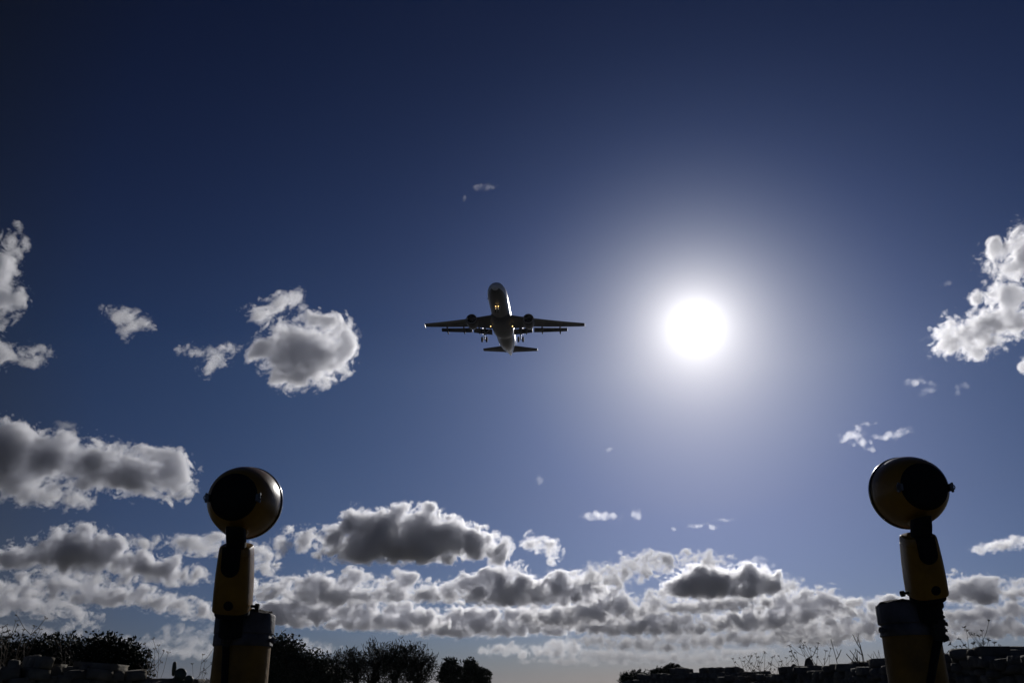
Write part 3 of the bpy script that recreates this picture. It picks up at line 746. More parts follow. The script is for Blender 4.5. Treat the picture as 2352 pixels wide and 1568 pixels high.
for s_ in (1, -1):
    mb = MB()
    st = [(1.2, 6.5, 0.135), (1.9, 6.1, 0.13), (4.2, 4.95, 0.12), (6.4, 3.85, 0.115), (9.5, 3.15, 0.11), (13.0, 2.35, 0.108), (16.3, 1.65, 0.105), (16.95, 1.45, 0.10)]
    mb.loft([foil(s_ * x, LE(x), ch, ZW(x), th, 0.03) for x, ch, th in st])
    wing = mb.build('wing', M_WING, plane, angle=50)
    TE = lambda x: LE(x) - np.interp(x, [a[0] for a in st], [a[1] for a in st])
    for x0, x1 in ((2.25, 6.15), (6.5, 13.35)):
        mb = MB()
        mb.loft([foil(s_ * x, TE(x) - 0.06, np.interp(x, [2, 6.4, 13.4], [1.35, 1.15, 0.85]), ZW(x) - 0.31, 0.13, 0.60) for x in np.linspace(x0, x1, 5)])
        mb.build('flap', M_WING, wing, angle=50)
    mb = MB()
    mb.loft([foil(s_ * x, LE(x) + 0.34, 0.62 * np.interp(x, [3, 16], [1.15, 0.8]), ZW(x) - 0.14, 0.16, 0.40, camber=0.06) for x in np.linspace(6.7, 16.2, 5)])
    mb.build('slat', M_ALU, wing, angle=50)
    for x in (3.6, 4.9, 8.2, 11.9):
        mb = MB(); c = Vector((s_ * x, TE(x) + 1.3, ZW(x) - 0.42))
        ax = Vector((0, -1, -0.30)).normalized()
        mb.lathe(c, ax, [(0, 0.03), (0.4, 0.15), (1.0, 0.21), (1.7, 0.21), (2.3, 0.14), (2.8, 0.03)], 14)
        mb.build('flap_fairing', M_WING, wing, angle=60)
    # small fence at the tip
    mb = MB(); xt = s_ * 17.0; yt = LE(16.95)
    mb.loft([[(xt, yt - 0.1, ZW(17)), (xt, yt - 1.1, ZW(17) + 0.30), (xt, yt - 1.75, ZW(17) + 0.32), (xt, yt - 1.5, ZW(17)), (xt, yt - 1.7, ZW(17) - 0.28), (xt, yt - 1.15, ZW(17) - 0.25)],
             [(xt + s_ * 0.07, yt - 0.1, ZW(17)), (xt + s_ * 0.07, yt - 1.1, ZW(17) + 0.30), (xt + s_ * 0.07, yt - 1.75, ZW(17) + 0.32), (xt + s_ * 0.07, yt - 1.5, ZW(17)), (xt + s_ * 0.07, yt - 1.7, ZW(17) - 0.28), (xt + s_ * 0.07, yt - 1.15, ZW(17) - 0.25)]])
    mb.build('wing_tip_fence', M_WING, wing, smooth=False)
    # landing lamp at the wing root
    mb = MB(); mb.lathe((s_ * 2.25, -14.6, -2.18), (0, 1, -0.12), [(-0.25, 0.05), (-0.05, 0.10), (0.0, 0.10)], 14)
    mb.build('lamp_housing', M_ALU, wing)
    mb = MB(); mb.lathe((s_ * 2.25, -14.6, -2.18), (0, 1, -0.12), [(0.002, 0.09), (0.03, 0.07), (0.04, 0.01)], 14)
    mb.build('landing_light', M_LAMP, wing)
    # engine
    ec = Vector((s_ * 5.75, -10.7, -2.25)); ea = Vector((0, -1, -0.03)).normalized()
    mb = MB()
    mb.lathe(ec, ea, [(0.9, 0.86), (0.35, 0.88), (0.10, 0.92), (0.02, 0.97), (0.0, 1.01), (0.05, 1.06), (0.35, 1.14), (1.0, 1.20), (1.8, 1.19), (2.6, 1.07), (3.1, 0.95), (3.12, 0.92), (2.8, 0.90)], 44, cap=False)
    mb.lathe(ec, ea, [(2.6, 0.75), (3.2, 0.66), (3.9, 0.50), (4.3, 0.42), (4.32, 0.30)], 32)
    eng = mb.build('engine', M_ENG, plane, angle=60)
    mb = MB(); mb.lathe(ec, ea, [(0.04, 0.945), (-0.012, 1.0), (-0.005, 1.035), (0.07, 1.075), (0.11, 1.08), (0.09, 1.06)], 44, cap=False)
    mb.build('inlet_lip', M_ALU, eng)
    mb = MB(); mb.lathe(ec, ea, [(0.95, 0.02), (0.96, 0.87), (1.1, 0.87)], 36)
    for k in range(24):
        a = 2 * math.pi * k / 24
        u = Vector((math.cos(a), 0, math.sin(a))); v = Vector((-math.sin(a), 0, math.cos(a)))
        c0 = ec + ea * 0.86
        mb.loft([[c0 + u * 0.22 - v * 0.02, c0 + u * 0.22 + v * 0.03 + ea * 0.08, c0 + u * 0.22 + v * 0.03 + ea * 0.09, c0 + u * 0.22 - v * 0.02 + ea * 0.01], [c0 + u * 0.855 - v * 0.06, c0 + u * 0.855 + v * 0.06 + ea * 0.08, c0 + u * 0.855 + v * 0.06 + ea * 0.09, c0 + u * 0.855 - v * 0.06 + ea * 0.01]])
    mb.lathe(ec, ea, [(0.45, 0.01), (0.6, 0.12), (0.9, 0.25), (0.95, 0.25)], 24)
    mb.build('fan', M_DARK, eng)
    mb = MB(); mb.lathe(ec, ea, [(4.1, 0.26), (4.6, 0.18), (5.0, 0.03)], 20); mb.build('exhaust_cone', M_ALU, eng)
    mb = MB()
    mb.loft([[(s_ * 5.75 + dx * w, y, z) for dx, y, z in ((-1, -11.6, -1.2), (1, -11.6, -1.2), (1, -15.2, -1.5), (-1, -15.2, -1.5))] for w in (0.2,)] + [[(s_ * 5.75 + dx * 0.2, y, z) for dx, y, z in ((-1, -13.1, -0.82), (1, -13.1, -0.82), (1, -16.0, -0.95), (-1, -16.0, -0.95))]])
    mb.build('pylon', M_WING, eng, smooth=False)
    # tailplane
    mb = MB()
    mb.loft([foil(s_ * x, le, ch, z, 0.10, 0.02, camber=-0.01) for x, le, ch, z in ((0.5, -31.7, 4.0, 1.05), (1.5, -32.25, 3.4, 1.15), (6.0, -34.75, 1.5, 1.60), (6.22, -34.95, 1.3, 1.62))])
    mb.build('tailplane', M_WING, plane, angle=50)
    # main gear
    gx = s_ * 3.8; g0 = Vector((gx, -17.3, -1.2)); g1 = Vector((gx, -17.7, -3.75))
    mb = MB(); mb.tube([g0, g0.lerp(g1, 0.6)], 0.17, 14); mb.tube([g0.lerp(g1, 0.55), g1], 0.10, 12)
    mb.tube([(gx - s_ * 1.3, -17.2, -1.5), g0.lerp(g1, 0.55)], 0.07, 8)
    mb.tube([(gx - 0.62, -17.7, -3.75), (gx + 0.62, -17.7, -3.75)], 0.09, 10)
    gear = mb.build('main_gear', M_STRUT, plane)
    mb = MB(); mb.box((gx + s_ * 0.38, -17.35, -1.95), (0.06, 1.1, 1.3), None, 0.02); mb.build('gear_door', M_WING, gear)
    for dx in (-0.47, 0.47):
        mb = MB(); mb.lathe((gx + dx - 0.20, -17.7, -3.75), (1, 0, 0), [(0.0, 0.30), (0.01, 0.47), (0.05, 0.55), (0.12, 0.585), (0.28, 0.585), (0.35, 0.55), (0.39, 0.47), (0.40, 0.30)], 28)
        mb.lathe((gx + dx - 0.19, -17.7, -3.75), (1, 0, 0), [(0.02, 0.02), (0.02, 0.29), (0.36, 0.29), (0.36, 0.02)], 20)
        mb.build('wheel', M_TYRE, gear)
# fin
mb = MB()
fin = []
for z, le, ch in ((1.2, -29.6, 6.0), (2.4, -30.6, 5.4), (5.0, -32.8, 3.9), (7.7, -35.0, 2.3), (7.9, -35.3, 1.9)):
    fin.append([(zz, y, z) for (zz, y, _), in [((p[2], p[1], 0),) for p in foil(0, le, ch, 0, 0.10, 0, camber=0)]])
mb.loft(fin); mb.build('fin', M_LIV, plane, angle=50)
# nose gear with its lit lamps
mb = MB(); n0 = Vector((0, -5.3, -1.6)); n1 = Vector((0, -5.0, -3.35))
mb.tube([n0, n1], [0.12, 0.08], 12); mb.tube([(0, -6.4, -1.8), n0.lerp(n1, 0.5)], 0.05, 8); mb.tube([(-0.36, -5.0, -3.35), (0.36, -5.0, -3.35)], 0.06, 8)
ng = mb.build('nose_gear', M_STRUT, plane)
for dx in (-0.26, 0.26):
    mb = MB(); mb.lathe((dx - 0.11, -5.0, -3.35), (1, 0, 0), [(0, 0.2), (0.01, 0.31), (0.05, 0.375), (0.17, 0.375), (0.21, 0.31), (0.22, 0.2)], 24); mb.build('wheel', M_TYRE, ng)
    mb = MB(); mb.lathe((dx * 1.0, -4.98, -2.35), (0, 1, -0.1), [(-0.10, 0.04), (0, 0.075), (0.02, 0.075), (0.03, 0.02)], 14); mb.build('landing_light', M_LAMP, ng)
    mb = MB(); mb.lathe((dx * 1.0, -4.95, -2.85), (0, 1, -0.1), [(-0.08, 0.03), (0, 0.045), (0.02, 0.045), (0.03, 0.02)], 14); mb.build('taxi_light', M_LAMP2, ng)
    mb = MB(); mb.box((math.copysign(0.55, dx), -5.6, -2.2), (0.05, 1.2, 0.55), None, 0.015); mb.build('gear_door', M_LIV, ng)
for s_ in (-1, 1):                                             # bright metal probes on the nose flanks
    mb = MB(); mb.box((s_ * 1.83, -4.6, -0.9), (0.16, 0.45, 0.10), None, 0.02); mb.build('probe', M_ALU, fus)
yaw, pit, rol = 3.06172559, 0.0255513975, -0.031632318
Rz = Matrix.Rotation(yaw, 4, 'Z'); Rx = Matrix.Rotation(pit, 4, 'X'); Ry = Matrix.Rotation(rol, 4, 'Y')
plane.matrix_world = Matrix.Translation((-1.88326619, 166.530908, 75.0575 - 0.5)) @ Rz @ Rx @ Ry @ Matrix.Translation((0, 17.0, 0))

# ------------------------------------------------------------------ clouds: closed bodies of mist, lit by the sun and the sky
def band_noise(seed, lo, hi, n=64):
    """periodic band-limited noise on an n^3 lattice, unit variance"""
    rg = np.random.default_rng(seed)
    w = np.fft.fftn(rg.standard_normal((n, n, n)))
    k = np.fft.fftfreq(n) * n
    kk = np.sqrt(k[:, None, None] ** 2 + k[None, :, None] ** 2 + k[None, None, :] ** 2)
    w *= np.exp(-((kk - (lo + hi) / 2) / ((hi - lo) / 2)) ** 2)
    a = np.fft.ifftn(w).real
    return (a / a.std()).astype(np.float32)
LAT = [band_noise(s, 8, 13) for s in (3, 17)]        # about ten features across the lattice

def lookup(lat, p):
    """trilinear sample, p in units where one feature is about 1 long"""
    q = p * 6.0
    i = np.floor(q).astype(np.int32); f = (q - i).astype(np.float32)
    i0 = i & 63; i1 = (i + 1) & 63
    x0, y0, z0 = i0.T; x1, y1, z1 = i1.T; u, v, w = f.T
    a = lat[x0, y0, z0] * (1 - u) + lat[x1, y0, z0] * u
    b = lat[x0, y1, z0] * (1 - u) + lat[x1, y1, z0] * u
    c = lat[x0, y0, z1] * (1 - u) + lat[x1, y0, z1] * u
    d = lat[x0, y1, z1] * (1 - u) + lat[x1, y1, z1] * u
    return (a * (1 - v) + b * v) * (1 - w) + (c * (1 - v) + d * v) * w

def surface_nets(F, origin, h):
    """closed quad mesh of F < 0"""
    S = F < 0
    nx, ny, nz = F.shape
    c8 = [S[i:nx - 1 + i, j:ny - 1 + j, k:nz - 1 + k] for i in (0, 1) for j in (0, 1) for k in (0, 1)]
    cnt = sum(c.astype(np.int8) for c in c8)
    act = (cnt > 0) & (cnt < 8)
    cells = np.argwhere(act)
    idx = np.full(act.shape, -1, np.int32); idx[act] = np.arange(len(cells))
    pos = np.zeros((len(cells), 3)); num = np.zeros(len(cells))
    for ax in range(3):
        o1, o2 = [a for a in range(3) if a != ax]
        for d1 in (0, 1):
            for d2 in (0, 1):
                a = cells.copy(); a[:, o1] += d1; a[:, o2] += d2
                b = a.copy(); b[:, ax] += 1
                fa = F[tuple(a.T)]; fb = F[tuple(b.T)]
                m = (fa < 0) != (fb < 0)
                t = np.where(m, fa / np.where(m, fa - fb, 1), 0)
                p = a.astype(float); p[:, ax] += t
                pos[m] += p[m]; num[m] += 1
    pos /= num[:, None]
    quads = []
    for ax in range(3):
        o1, o2 = (ax + 1) % 3, (ax + 2) % 3
        sl = [slice(None)] * 3; sl2 = [slice(None)] * 3
        sl[ax] = slice(0, -1); sl2[ax] = slice(1, None)
        ch = S[tuple(sl)] != S[tuple(sl2)]
        e = np.argwhere(ch)
        e = e[(e[:, o1] > 0) & (e[:, o2] > 0) & (e[:, o1] < F.shape[o1] - 1) & (e[:, o2] < F.shape[o2] - 1)]
        q = []
        for d1, d2 in ((0, 0), (1, 0), (1, 1), (0, 1)):
            c = e.copy(); c[:, o1] -= d1; c[:, o2] -= d2
            q.append(idx[tuple(c.T)])
        q = np.stack(q, 1)
        inside = S[tuple(e.T)]
        q[~inside] = q[~inside][:, ::-1]
        quads.append(q)
    return pos * h + origin, np.concatenate(quads)

def cloud_mat(name, ext, g_=0.7):
    m = bpy.data.materials.new(name); m.use_nodes = True
    t = m.node_tree; t.nodes.clear()
    v = t.nodes.new('ShaderNodeVolumePrincipled')
    v.inputs['Color'].default_value = (0.964, 0.969, 0.990, 1)
    v.inputs['Density'].default_value = ext
    v.inputs['Anisotropy'].default_value = g_
    o = t.nodes.new('ShaderNodeOutputMaterial')
    t.links.new(v.outputs[0], o.inputs['Volume'])
    return m

CLOUD_SEED = [0]
def cloud(label, blobs, base=None, amp=16, wl=60, wisp=0.38, mfp=8.0, alt=1100.0, px=1.8, dist=None, group='clouds', asp=0.8, g_=0.7):
    """blobs are ellipses (x, y, rx, ry) of the picture plane, given real size and depth where the cloud hangs; units below are picture points at that distance"""
    CLOUD_SEED[0] += 1
    B = np.array(blobs, dtype=float)
    x0, x1 = (B[:, 0] - B[:, 2]).min(), (B[:, 0] + B[:, 2]).max()
    y0, y1 = (B[:, 1] - B[:, 3]).min(), (B[:, 1] + B[:, 3]).max()
    if base: y1 = min(y1, base)
    cx, cy = (x0 + x1) / 2, (y0 + y1) / 2
    d0 = ray(cx, cy)
    sl = ray(cx, (base or y1))
    depth = dist or max(800.0, min(26000.0, alt / max(sl.z, 1e-3)))
    if alt and sl.z <= 0.03: depth = min(depth, 26000.0)
    m = depth / FPX                                        # metres per picture point
    rz = (0.5 * (B[:, 2] + B[:, 3])) * asp
    rz = np.minimum(rz, 2.2 * B[:, 3] + 10)
    pad = amp * 1.3 + 2 * px
    lo = np.array([x0 - pad, -(y1 + pad), -(rz.max() + pad)])
    hi = np.array([x1 + pad, -(y0 - pad), rz.max() + pad])
    n = np.ceil((hi - lo) / px).astype(int) + 1
    X = (lo[0] + np.arange(n[0]) * px)[:, None, None].astype(np.float32)
    Y = (lo[1] + np.arange(n[1]) * px)[None, :, None].astype(np.float32)
    Z = (lo[2] + np.arange(n[2]) * px)[None, None, :].astype(np.float32)
    rg = np.random.default_rng(100 + CLOUD_SEED[0])
    acc = None
    K = 1.0 / (0.2 * amp + 2.0)
    for (bx, by, rx, ry), rzz in zip(B, rz):
        oz = rg.uniform(-0.25, 0.25) * rzz
        q = np.sqrt(((X - bx) / rx) ** 2 + ((Y + by) / ry) ** 2 + ((Z - oz) / rzz) ** 2)
        d = (q - 1.0) * min(rx, ry, rzz)
        e = np.exp(np.clip(-d * K, -30, 30))
        acc = e if acc is None else acc + e
    F = (-np.log(acc) / K).astype(np.float32) + 0.16 * amp
    if base:
        bd = (-(Y) - base)
        F = np.maximum(F, (bd * 0.8 + 0 * F))
    band = np.abs(F) < amp * 2.4
    P = np.argwhere(band)
    pts = (P * px + lo).astype(np.float32)
    off = rg.uniform(0, 500, 3).astype(np.float32)
    val = np.zeros(len(P), np.float32)
    a, w, tot = 1.0, wl, 0.0
    warp = None
    for o in range(6):
        if w < px * 1.1: break
        q = pts / w + off * (o + 1)
        if warp is not None: q = q + warp[:, None] * 0.35
        nz = lookup(LAT[o % 2], q)
        if o == 0: warp = nz
        val += a * ((0.75 - np.abs(nz)) * (1 - wisp) + nz * wisp)
        a *= 0.64; w *= 0.47
    fall = np.clip(1.25 - F[band] / (1.1 * amp), 0.0, 1.0)                 # loose crumbs die out away from the body
    if base:                                                             # flat, calmer undersides
        bdist = np.clip((base + pts[:, 1]) / (0.9 * amp), 0.0, 1.0)
        fall = fall * (0.30 + 0.70 * bdist)
    F[band] += amp * 0.72 * val * fall
    rag = np.zeros_like(F)                                               # torn filaments for the thin outer shells
    rag[band] = 0.55 * lookup(LAT[0], pts * np.array([0.8, 1.25, 1.0], np.float32) / (0.30 * wl) + off * 3.3) + 0.45 * lookup(LAT[1], pts / max(0.12 * wl, 2.2 * px) + off * 5.1)
    F[0] = F[-1] = 9; F[:, 0] = F[:, -1] = 9; F[:, :, 0] = F[:, :, -1] = 9
    Vs, Qs, Ks, nv = [], [], [], 0
    for k, lev in enumerate((-0.10 * amp, 0.10 * amp, 0.38 * amp, 0.8 * amp)):              # nested shells: thin mist outside, dense inside
        G = F + lev + (rag * amp * (0.34, 0.26, 0.12, 0.0)[k])
        G[0] = G[-1] = 9; G[:, 0] = G[:, -1] = 9; G[:, :, 0] = G[:, :, -1] = 9
        if k and (G < 0).sum() < 60: continue
        V, Q = surface_nets(G, lo, px)
        Vs.append(V); Qs.append(Q + nv); Ks.append(np.full(len(Q), k)); nv += len(V)
    V, Q = np.concatenate(Vs), np.concatenate(Qs)
    V[:, 0] -= cx; V[:, 1] += cy
    V *= m
    C = EYE + d0 * depth
    fw = d0.normalized(); rt = fw.cross(Vector((0, 0, 1))).normalized(); up = rt.cross(fw)
    M = np.array([rt, up, fw])                               # local axes to world
    W = V @ M
    o = mesh_obj('cloud', W, Q[:, ::-1], cloud_mat('cloud_fringe', 0.10 / (mfp * m), g_))
    o.data.materials.append(cloud_mat('cloud_veil', 0.18 / (mfp * m), g_))
    o.data.materials.append(cloud_mat('cloud_mist', 0.30 / (mfp * m), g_))
    o.data.materials.append(cloud_mat('cloud_core', 0.42 / (mfp * m), g_))
    o.data.polygons.foreach_set('material_index', np.concatenate(Ks).astype(np.int32))
    o.location = C
    tag(o, label, 'cloud', group)
    return o

def zl(zs, ox, oy, lst):
    return [(ox + x * zs, oy + y * zs, rx * zs, ry * zs) for x, y, rx, ry in lst]
Z7 = (.3711, 0, 514.5); Z8 = (.5078, 0, 955.5); Z5 = (.25, 0, 1176); Z2 = (.3125, 588, 1139); Z3 = (.3125, 1157.6, 1139)
Z4 = (.2578, 1745.6, 1176); Z1 = (.3517, 1911, 514.5)
HIGH = 'broken clouds high in the open sky'
ROWS = 'heap clouds in rows above the horizon'
WISP = 'small wisps of cloud'
# --- high broken clouds
cloud('large round white cloud with a grey belly, left of the airliner', zl(*Z7, [(1880, 800, 270, 190), (1850, 930, 160, 100), (1820, 1000, 70, 45), (2080, 640, 110, 115), (2110, 800, 90, 120),
      (1920, 580, 80, 60), (1620, 560, 115, 48), (1810, 470, 45, 50), (1700, 500, 70, 40), (1640, 800, 80, 75), (1740, 660, 80, 70)]), group=HIGH, amp=22, wl=70, mfp=8.99, asp=0.75)
cloud('ragged white tuft alone in the blue, nearer the left edge than the round cloud', zl(*Z7, [(770, 590, 100, 65), (795, 660, 45, 55), (880, 600, 60, 45), (690, 560, 55, 35)]), group=HIGH, amp=14, wl=34, wisp=0.5, mfp=14)
cloud('broken white tuft just left of the large round cloud', zl(*Z7, [(1150, 790, 48, 42), (1340, 820, 75, 58), (1290, 910, 40, 45), (1400, 745, 60, 32), (1225, 805, 45, 26)]), group=HIGH, amp=14, wl=32, wisp=0.5, mfp=14)
cloud('tall white cloud cut off by the left edge, over the dark based cloud', zl(*Z7, [(0, 300, 70, 200), (40, 480, 115, 110), (0, 150, 48, 75), (20, 830, 110, 90), (140, 810, 100, 45), (260, 790, 85, 60),
      (0, 950, 60, 100), (10, 640, 60, 60)]), group=HIGH, amp=20, wl=60, wisp=0.35, mfp=8.9)
cloud('bright diagonal cloud cut off by the right edge, high above the right lamp', zl(*Z1, [(850, 690, 190, 110), (740, 750, 110, 65), (1000, 640, 180, 115), (1100, 480, 150, 95), (1180, 190, 120, 75), (1060, 250, 45, 40), (1180, 330, 130, 75),
      (1120, 680, 180, 95), (1270, 620, 110, 90), (880, 835, 60, 36), (1290, 250, 110, 200), (950, 760, 150, 65), (760, 560, 36, 42)]), group=HIGH, amp=19, wl=62, wisp=0.35, mfp=8.9, asp=0.65)
cloud('scrap of bright cloud at the right edge, under the diagonal cloud', zl(*Z1, [(1275, 930, 55, 70)]), group=HIGH, amp=9, wl=30, mfp=11.6)
cloud('big dark based cloud reaching from the left edge, above the low cloud rows', zl(*Z8, [(60, 200, 170, 145), (230, 200, 130, 115), (420, 220, 150, 105), (600, 230, 150, 110), (740, 210, 115, 105),
      (250, 370, 140, 42), (-50, 250, 150, 150), (60, 310, 200, 80), (800, 290, 60, 50), (480, 140, 70, 45), (400, 120, 45, 40)]), group=HIGH, amp=24, wl=78, mfp=5.98)
cloud('long flat based heap cloud right of the left lamp head', zl(*Z2, [(720, 190, 105, 110), (900, 220, 200, 110), (1040, 150, 95, 85), (1230, 190, 160, 120), (1400, 260, 200, 115), (1600, 320, 180, 115),
      (1780, 400, 100, 85), (1100, 350, 550, 140), (750, 420, 230, 75), (600, 330, 80, 60), (390, 310, 110, 62)]), base=1139 + 508 * .3125, group=HIGH, amp=20, wl=62, mfp=4.3, asp=1.1)
cloud('small ragged puff beside the long heap cloud, on its sunward right side', zl(*Z2, [(2050, 350, 90, 62), (2170, 370, 80, 78), (1990, 310, 34, 42), (2190, 450, 45, 48)]), group=HIGH, amp=11, wl=32, wisp=0.4, mfp=10.3)
cloud('small puff hanging between the left lamp and the long heap cloud', zl(*Z2, [(190, 370, 75, 75), (215, 250, 34, 34), (150, 320, 40, 36)]), group=HIGH, amp=10, wl=30, wisp=0.45, mfp=11.6)
cloud('shaded cloud behind the neck of the left lamp', zl(*Z5, [(1700, 290, 200, 62), (1850, 330, 220, 85), (2030, 230, 90, 60), (2250, 330, 200, 80), (2450, 480, 130, 75), (2380, 390, 110, 60)]), group=HIGH, amp=13, wl=45, mfp=8.1)
cloud('humped dark cloud low at the left, under the big dark based one', zl(*Z5, [(700, 370, 330, 180), (600, 440, 440, 120), (760, 210, 120, 75), (950, 300, 210, 120), (1150, 440, 250, 115), (1450, 500, 260, 115),
      (1700, 550, 190, 70), (200, 480, 270, 70), (220, 370, 60, 56), (560, 210, 90, 50), (1100, 620, 140, 36), (20, 520, 120, 60)]), base=1176 + 640 * .25, group=ROWS, amp=20, wl=64, mfp=3.9)
cloud('small pale cloud above the right slope of the humped dark cloud', zl(*Z5, [(1290, 285, 140, 54), (1200, 250, 50, 48), (1400, 300, 60, 36)]), group=ROWS, amp=11, wl=36, wisp=0.4, mfp=9.8)
# --- rows towards the horizon, left
cloud('long low cloud row left of the left post, second above the trees', zl(*Z5, [(150, 730, 190, 70), (650, 690, 140, 75), (800, 700, 130, 80), (980, 740, 170, 80), (1230, 760, 190, 90), (1450, 800, 180, 95), (1640, 830, 160, 75),
      (1850, 890, 160, 60), (1880, 960, 160, 46), (400, 700, 140, 70), (620, 625, 190, 38), (900, 800, 380, 50)]), base=1176 + 930 * .25, group=ROWS, amp=17, wl=49, mfp=4.9)
cloud('low grey cloud at the left edge over the dry stalks', zl(*Z5, [(100, 840, 310, 95), (400, 890, 210, 60), (650, 930, 160, 40), (750, 1005, 100, 40), (-40, 820, 160, 110)]), group=ROWS, amp=15, wl=47, mfp=6.4)
cloud('faint cloud row just over the left hedge', zl(*Z5, [(150, 1100, 240, 60), (700, 1120, 130, 52), (480, 1120, 130, 58), (950, 1150, 120, 55), (1100, 1170, 90, 55), (1330, 1190, 160, 52), (30, 1100, 120, 60)]), group=ROWS, amp=11, wl=34, mfp=27.7, dist=23000)
cloud('faint cloud bank between the hedge and the left post', zl(*Z5, [(1700, 1090, 160, 52), (1930, 1085, 90, 52), (1560, 1160, 140, 55), (1800, 1200, 190, 60), (1700, 1280, 370, 55), (2200, 1180, 200, 90), (2500, 1250, 150, 70)]), group=ROWS, amp=11, wl=34, mfp=27.7, dist=23000)
# --- rows, middle
cloud('long lumpy cloud row under the flat based heap cloud', zl(*Z2, [(130, 690, 210, 55), (220, 640, 70, 40), (450, 650, 135, 105), (700, 620, 115, 85), (560, 720, 310, 85), (1080, 620, 120, 76), (1000, 680, 180, 65), (1290, 670, 120, 65),
      (1200, 725, 210, 36), (-60, 720, 120, 50)]), base=1139 + 800 * .3125, group=ROWS, amp=17, wl=47, mfp=4.1)
cloud('broad piled cloud at the centre, right end of the lumpy row', zl(*Z2, [(1530, 650, 115, 80), (1750, 600, 155, 85), (1900, 560, 95, 68), (1900, 680, 360, 85), (2250, 640, 140, 95), (1850, 740, 470, 62), (2300, 700, 220, 85), (2440, 660, 150, 90)]),
      base=1139 + 800 * .3125, group=ROWS, amp=17, wl=49, mfp=4.1)
cloud('low wide cloud row over the feathery trees', zl(*Z2, [(800, 760, 150, 45), (300, 810, 320, 62), (250, 880, 370, 62), (700, 860, 260, 62), (1020, 820, 105, 65), (1180, 880, 190, 85), (900, 930, 420, 52), (-80, 860, 160, 70)]),
      base=1139 + 985 * .3125, group=ROWS, amp=16, wl=45, mfp=4.1)
cloud('low grey cloud row right of the feathery trees', zl(*Z2, [(1500, 900, 160, 75), (1400, 975, 310, 52), (1650, 880, 210, 65), (1950, 880, 160, 75), (1800, 960, 360, 62), (2250, 870, 220, 65), (2250, 960, 260, 50), (2500, 900, 200, 60)]),
      base=1139 + 1030 * .3125, group=ROWS, amp=15, wl=43, mfp=4.5)
cloud('small faint cloud over the tree beside the left post', zl(*Z2, [(330, 1090, 140, 45), (480, 1130, 150, 40), (230, 1080, 80, 40)]), group=ROWS, amp=9, wl=30, mfp=30.4, dist=23000)
cloud('pale cloud heads peeping over the round clumped tree', zl(*Z3, [(400, 1100, 130, 58), (300, 1140, 150, 38), (500, 1110, 110, 45), (100, 1130, 90, 34), (30, 1110, 66, 44), (-80, 1130, 110, 40)]), group=ROWS, amp=10, wl=32, mfp=13.3, dist=23000, g_=0.55)
# --- rows, right of centre, below the sun
cloud('bright arching cloud band below the sun', zl(*Z3, [(650, 560, 120, 66), (850, 540, 160, 64), (1050, 470, 160, 60), (1150, 480, 130, 60), (1390, 470, 130, 52), (1580, 490, 100, 52), (1050, 540, 170, 40), (750, 600, 170, 42)]), group=ROWS, amp=15, wl=43, mfp=7.8, asp=0.6, g_=0.55)
cloud('broad dark topped cloud with a bright rim below the sun', zl(*Z3, [(1500, 610, 260, 105), (1400, 660, 180, 75), (1800, 600, 165, 95), (1950, 650, 105, 85), (1650, 690, 370, 56), (1300, 660, 66, 75)]),
      base=1139 + 750 * .3125, group=ROWS, amp=17, wl=53, mfp=3.4, asp=1.2, px=2.2)
cloud('bright ragged scrap on the right shoulder of the broad dark cloud', zl(*Z3, [(2110, 640, 75, 46), (2070, 605, 30, 36), (2050, 690, 80, 45), (2150, 670, 50, 26)]), group=ROWS, amp=10, wl=30, wisp=0.45, mfp=9.8, g_=0.55)
cloud('dark stepped cloud left of the clear gap below the sun', zl(*Z3, [(790, 720, 115, 75), (750, 800, 215, 75), (600, 850, 300, 64), (900, 800, 85, 66), (400, 900, 300, 60), (870, 860, 130, 50)]), base=1139 + 945 * .3125, group=ROWS, amp=15, wl=45, mfp=5.1, g_=0.55)
cloud('grey cloud row under the broad dark cloud', zl(*Z3, [(1100, 760, 95, 76), (1170, 720, 70, 56), (1350, 810, 240, 56), (1700, 760, 220, 36), (1600, 800, 270, 46), (1780, 800, 150, 40)]), base=1139 + 858 * .3125, group=ROWS, amp=13, wl=40, mfp=5.9, g_=0.55)
cloud('wide bright crested cloud row in the lowest third of the bank', zl(*Z3, [(1080, 880, 190, 66), (1000, 960, 350, 56), (1310, 920, 110, 66), (700, 960, 170, 46), (1250, 970, 220, 46), (1480, 960, 120, 50)]), base=1139 + 1020 * .3125, group=ROWS, amp=13, wl=39, mfp=6.3, g_=0.35)
cloud('dark lumpy cloud left of the right lamp post', zl(*Z3, [(1750, 900, 240, 66), (2050, 800, 140, 85), (2200, 780, 170, 78), (2330, 740, 95, 70), (1950, 900, 370, 66), (2300, 850, 230, 66), (2430, 800, 130, 60)]), base=1139 + 975 * .3125, group=ROWS, amp=16, wl=45, mfp=5.4, g_=0.55)
cloud('thin striped cloud bank close to the horizon below the sun', zl(*Z3, [(680, 1050, 170, 58), (1000, 1060, 220, 44), (1300, 1050, 150, 50), (1450, 1070, 170, 60), (1100, 1110, 320, 34)]), base=1139 + 1140 * .3125, group=ROWS, amp=11, wl=34, mfp=11.9, dist=19000, g_=0.35)
cloud('thin grey cloud bank over the right dry weeds', zl(*Z3, [(1800, 1040, 370, 54), (2200, 1000, 220, 66), (1700, 970, 150, 50), (2250, 1060, 320, 54), (2500, 1000, 200, 60)]), base=1139 + 1110 * .3125, group=ROWS, amp=12, wl=36, mfp=11.2, dist=18000, g_=0.35)
cloud('faint lowest cloud streak on the horizon haze', zl(*Z3, [(900, 1170, 320, 38), (700, 1150, 200, 36), (1200, 1190, 270, 28), (500, 1205, 370, 26), (1700, 1150, 350, 32), (1500, 1190, 300, 26)]), group=ROWS, amp=9, wl=30, mfp=19.2, dist=25000, g_=0.35)
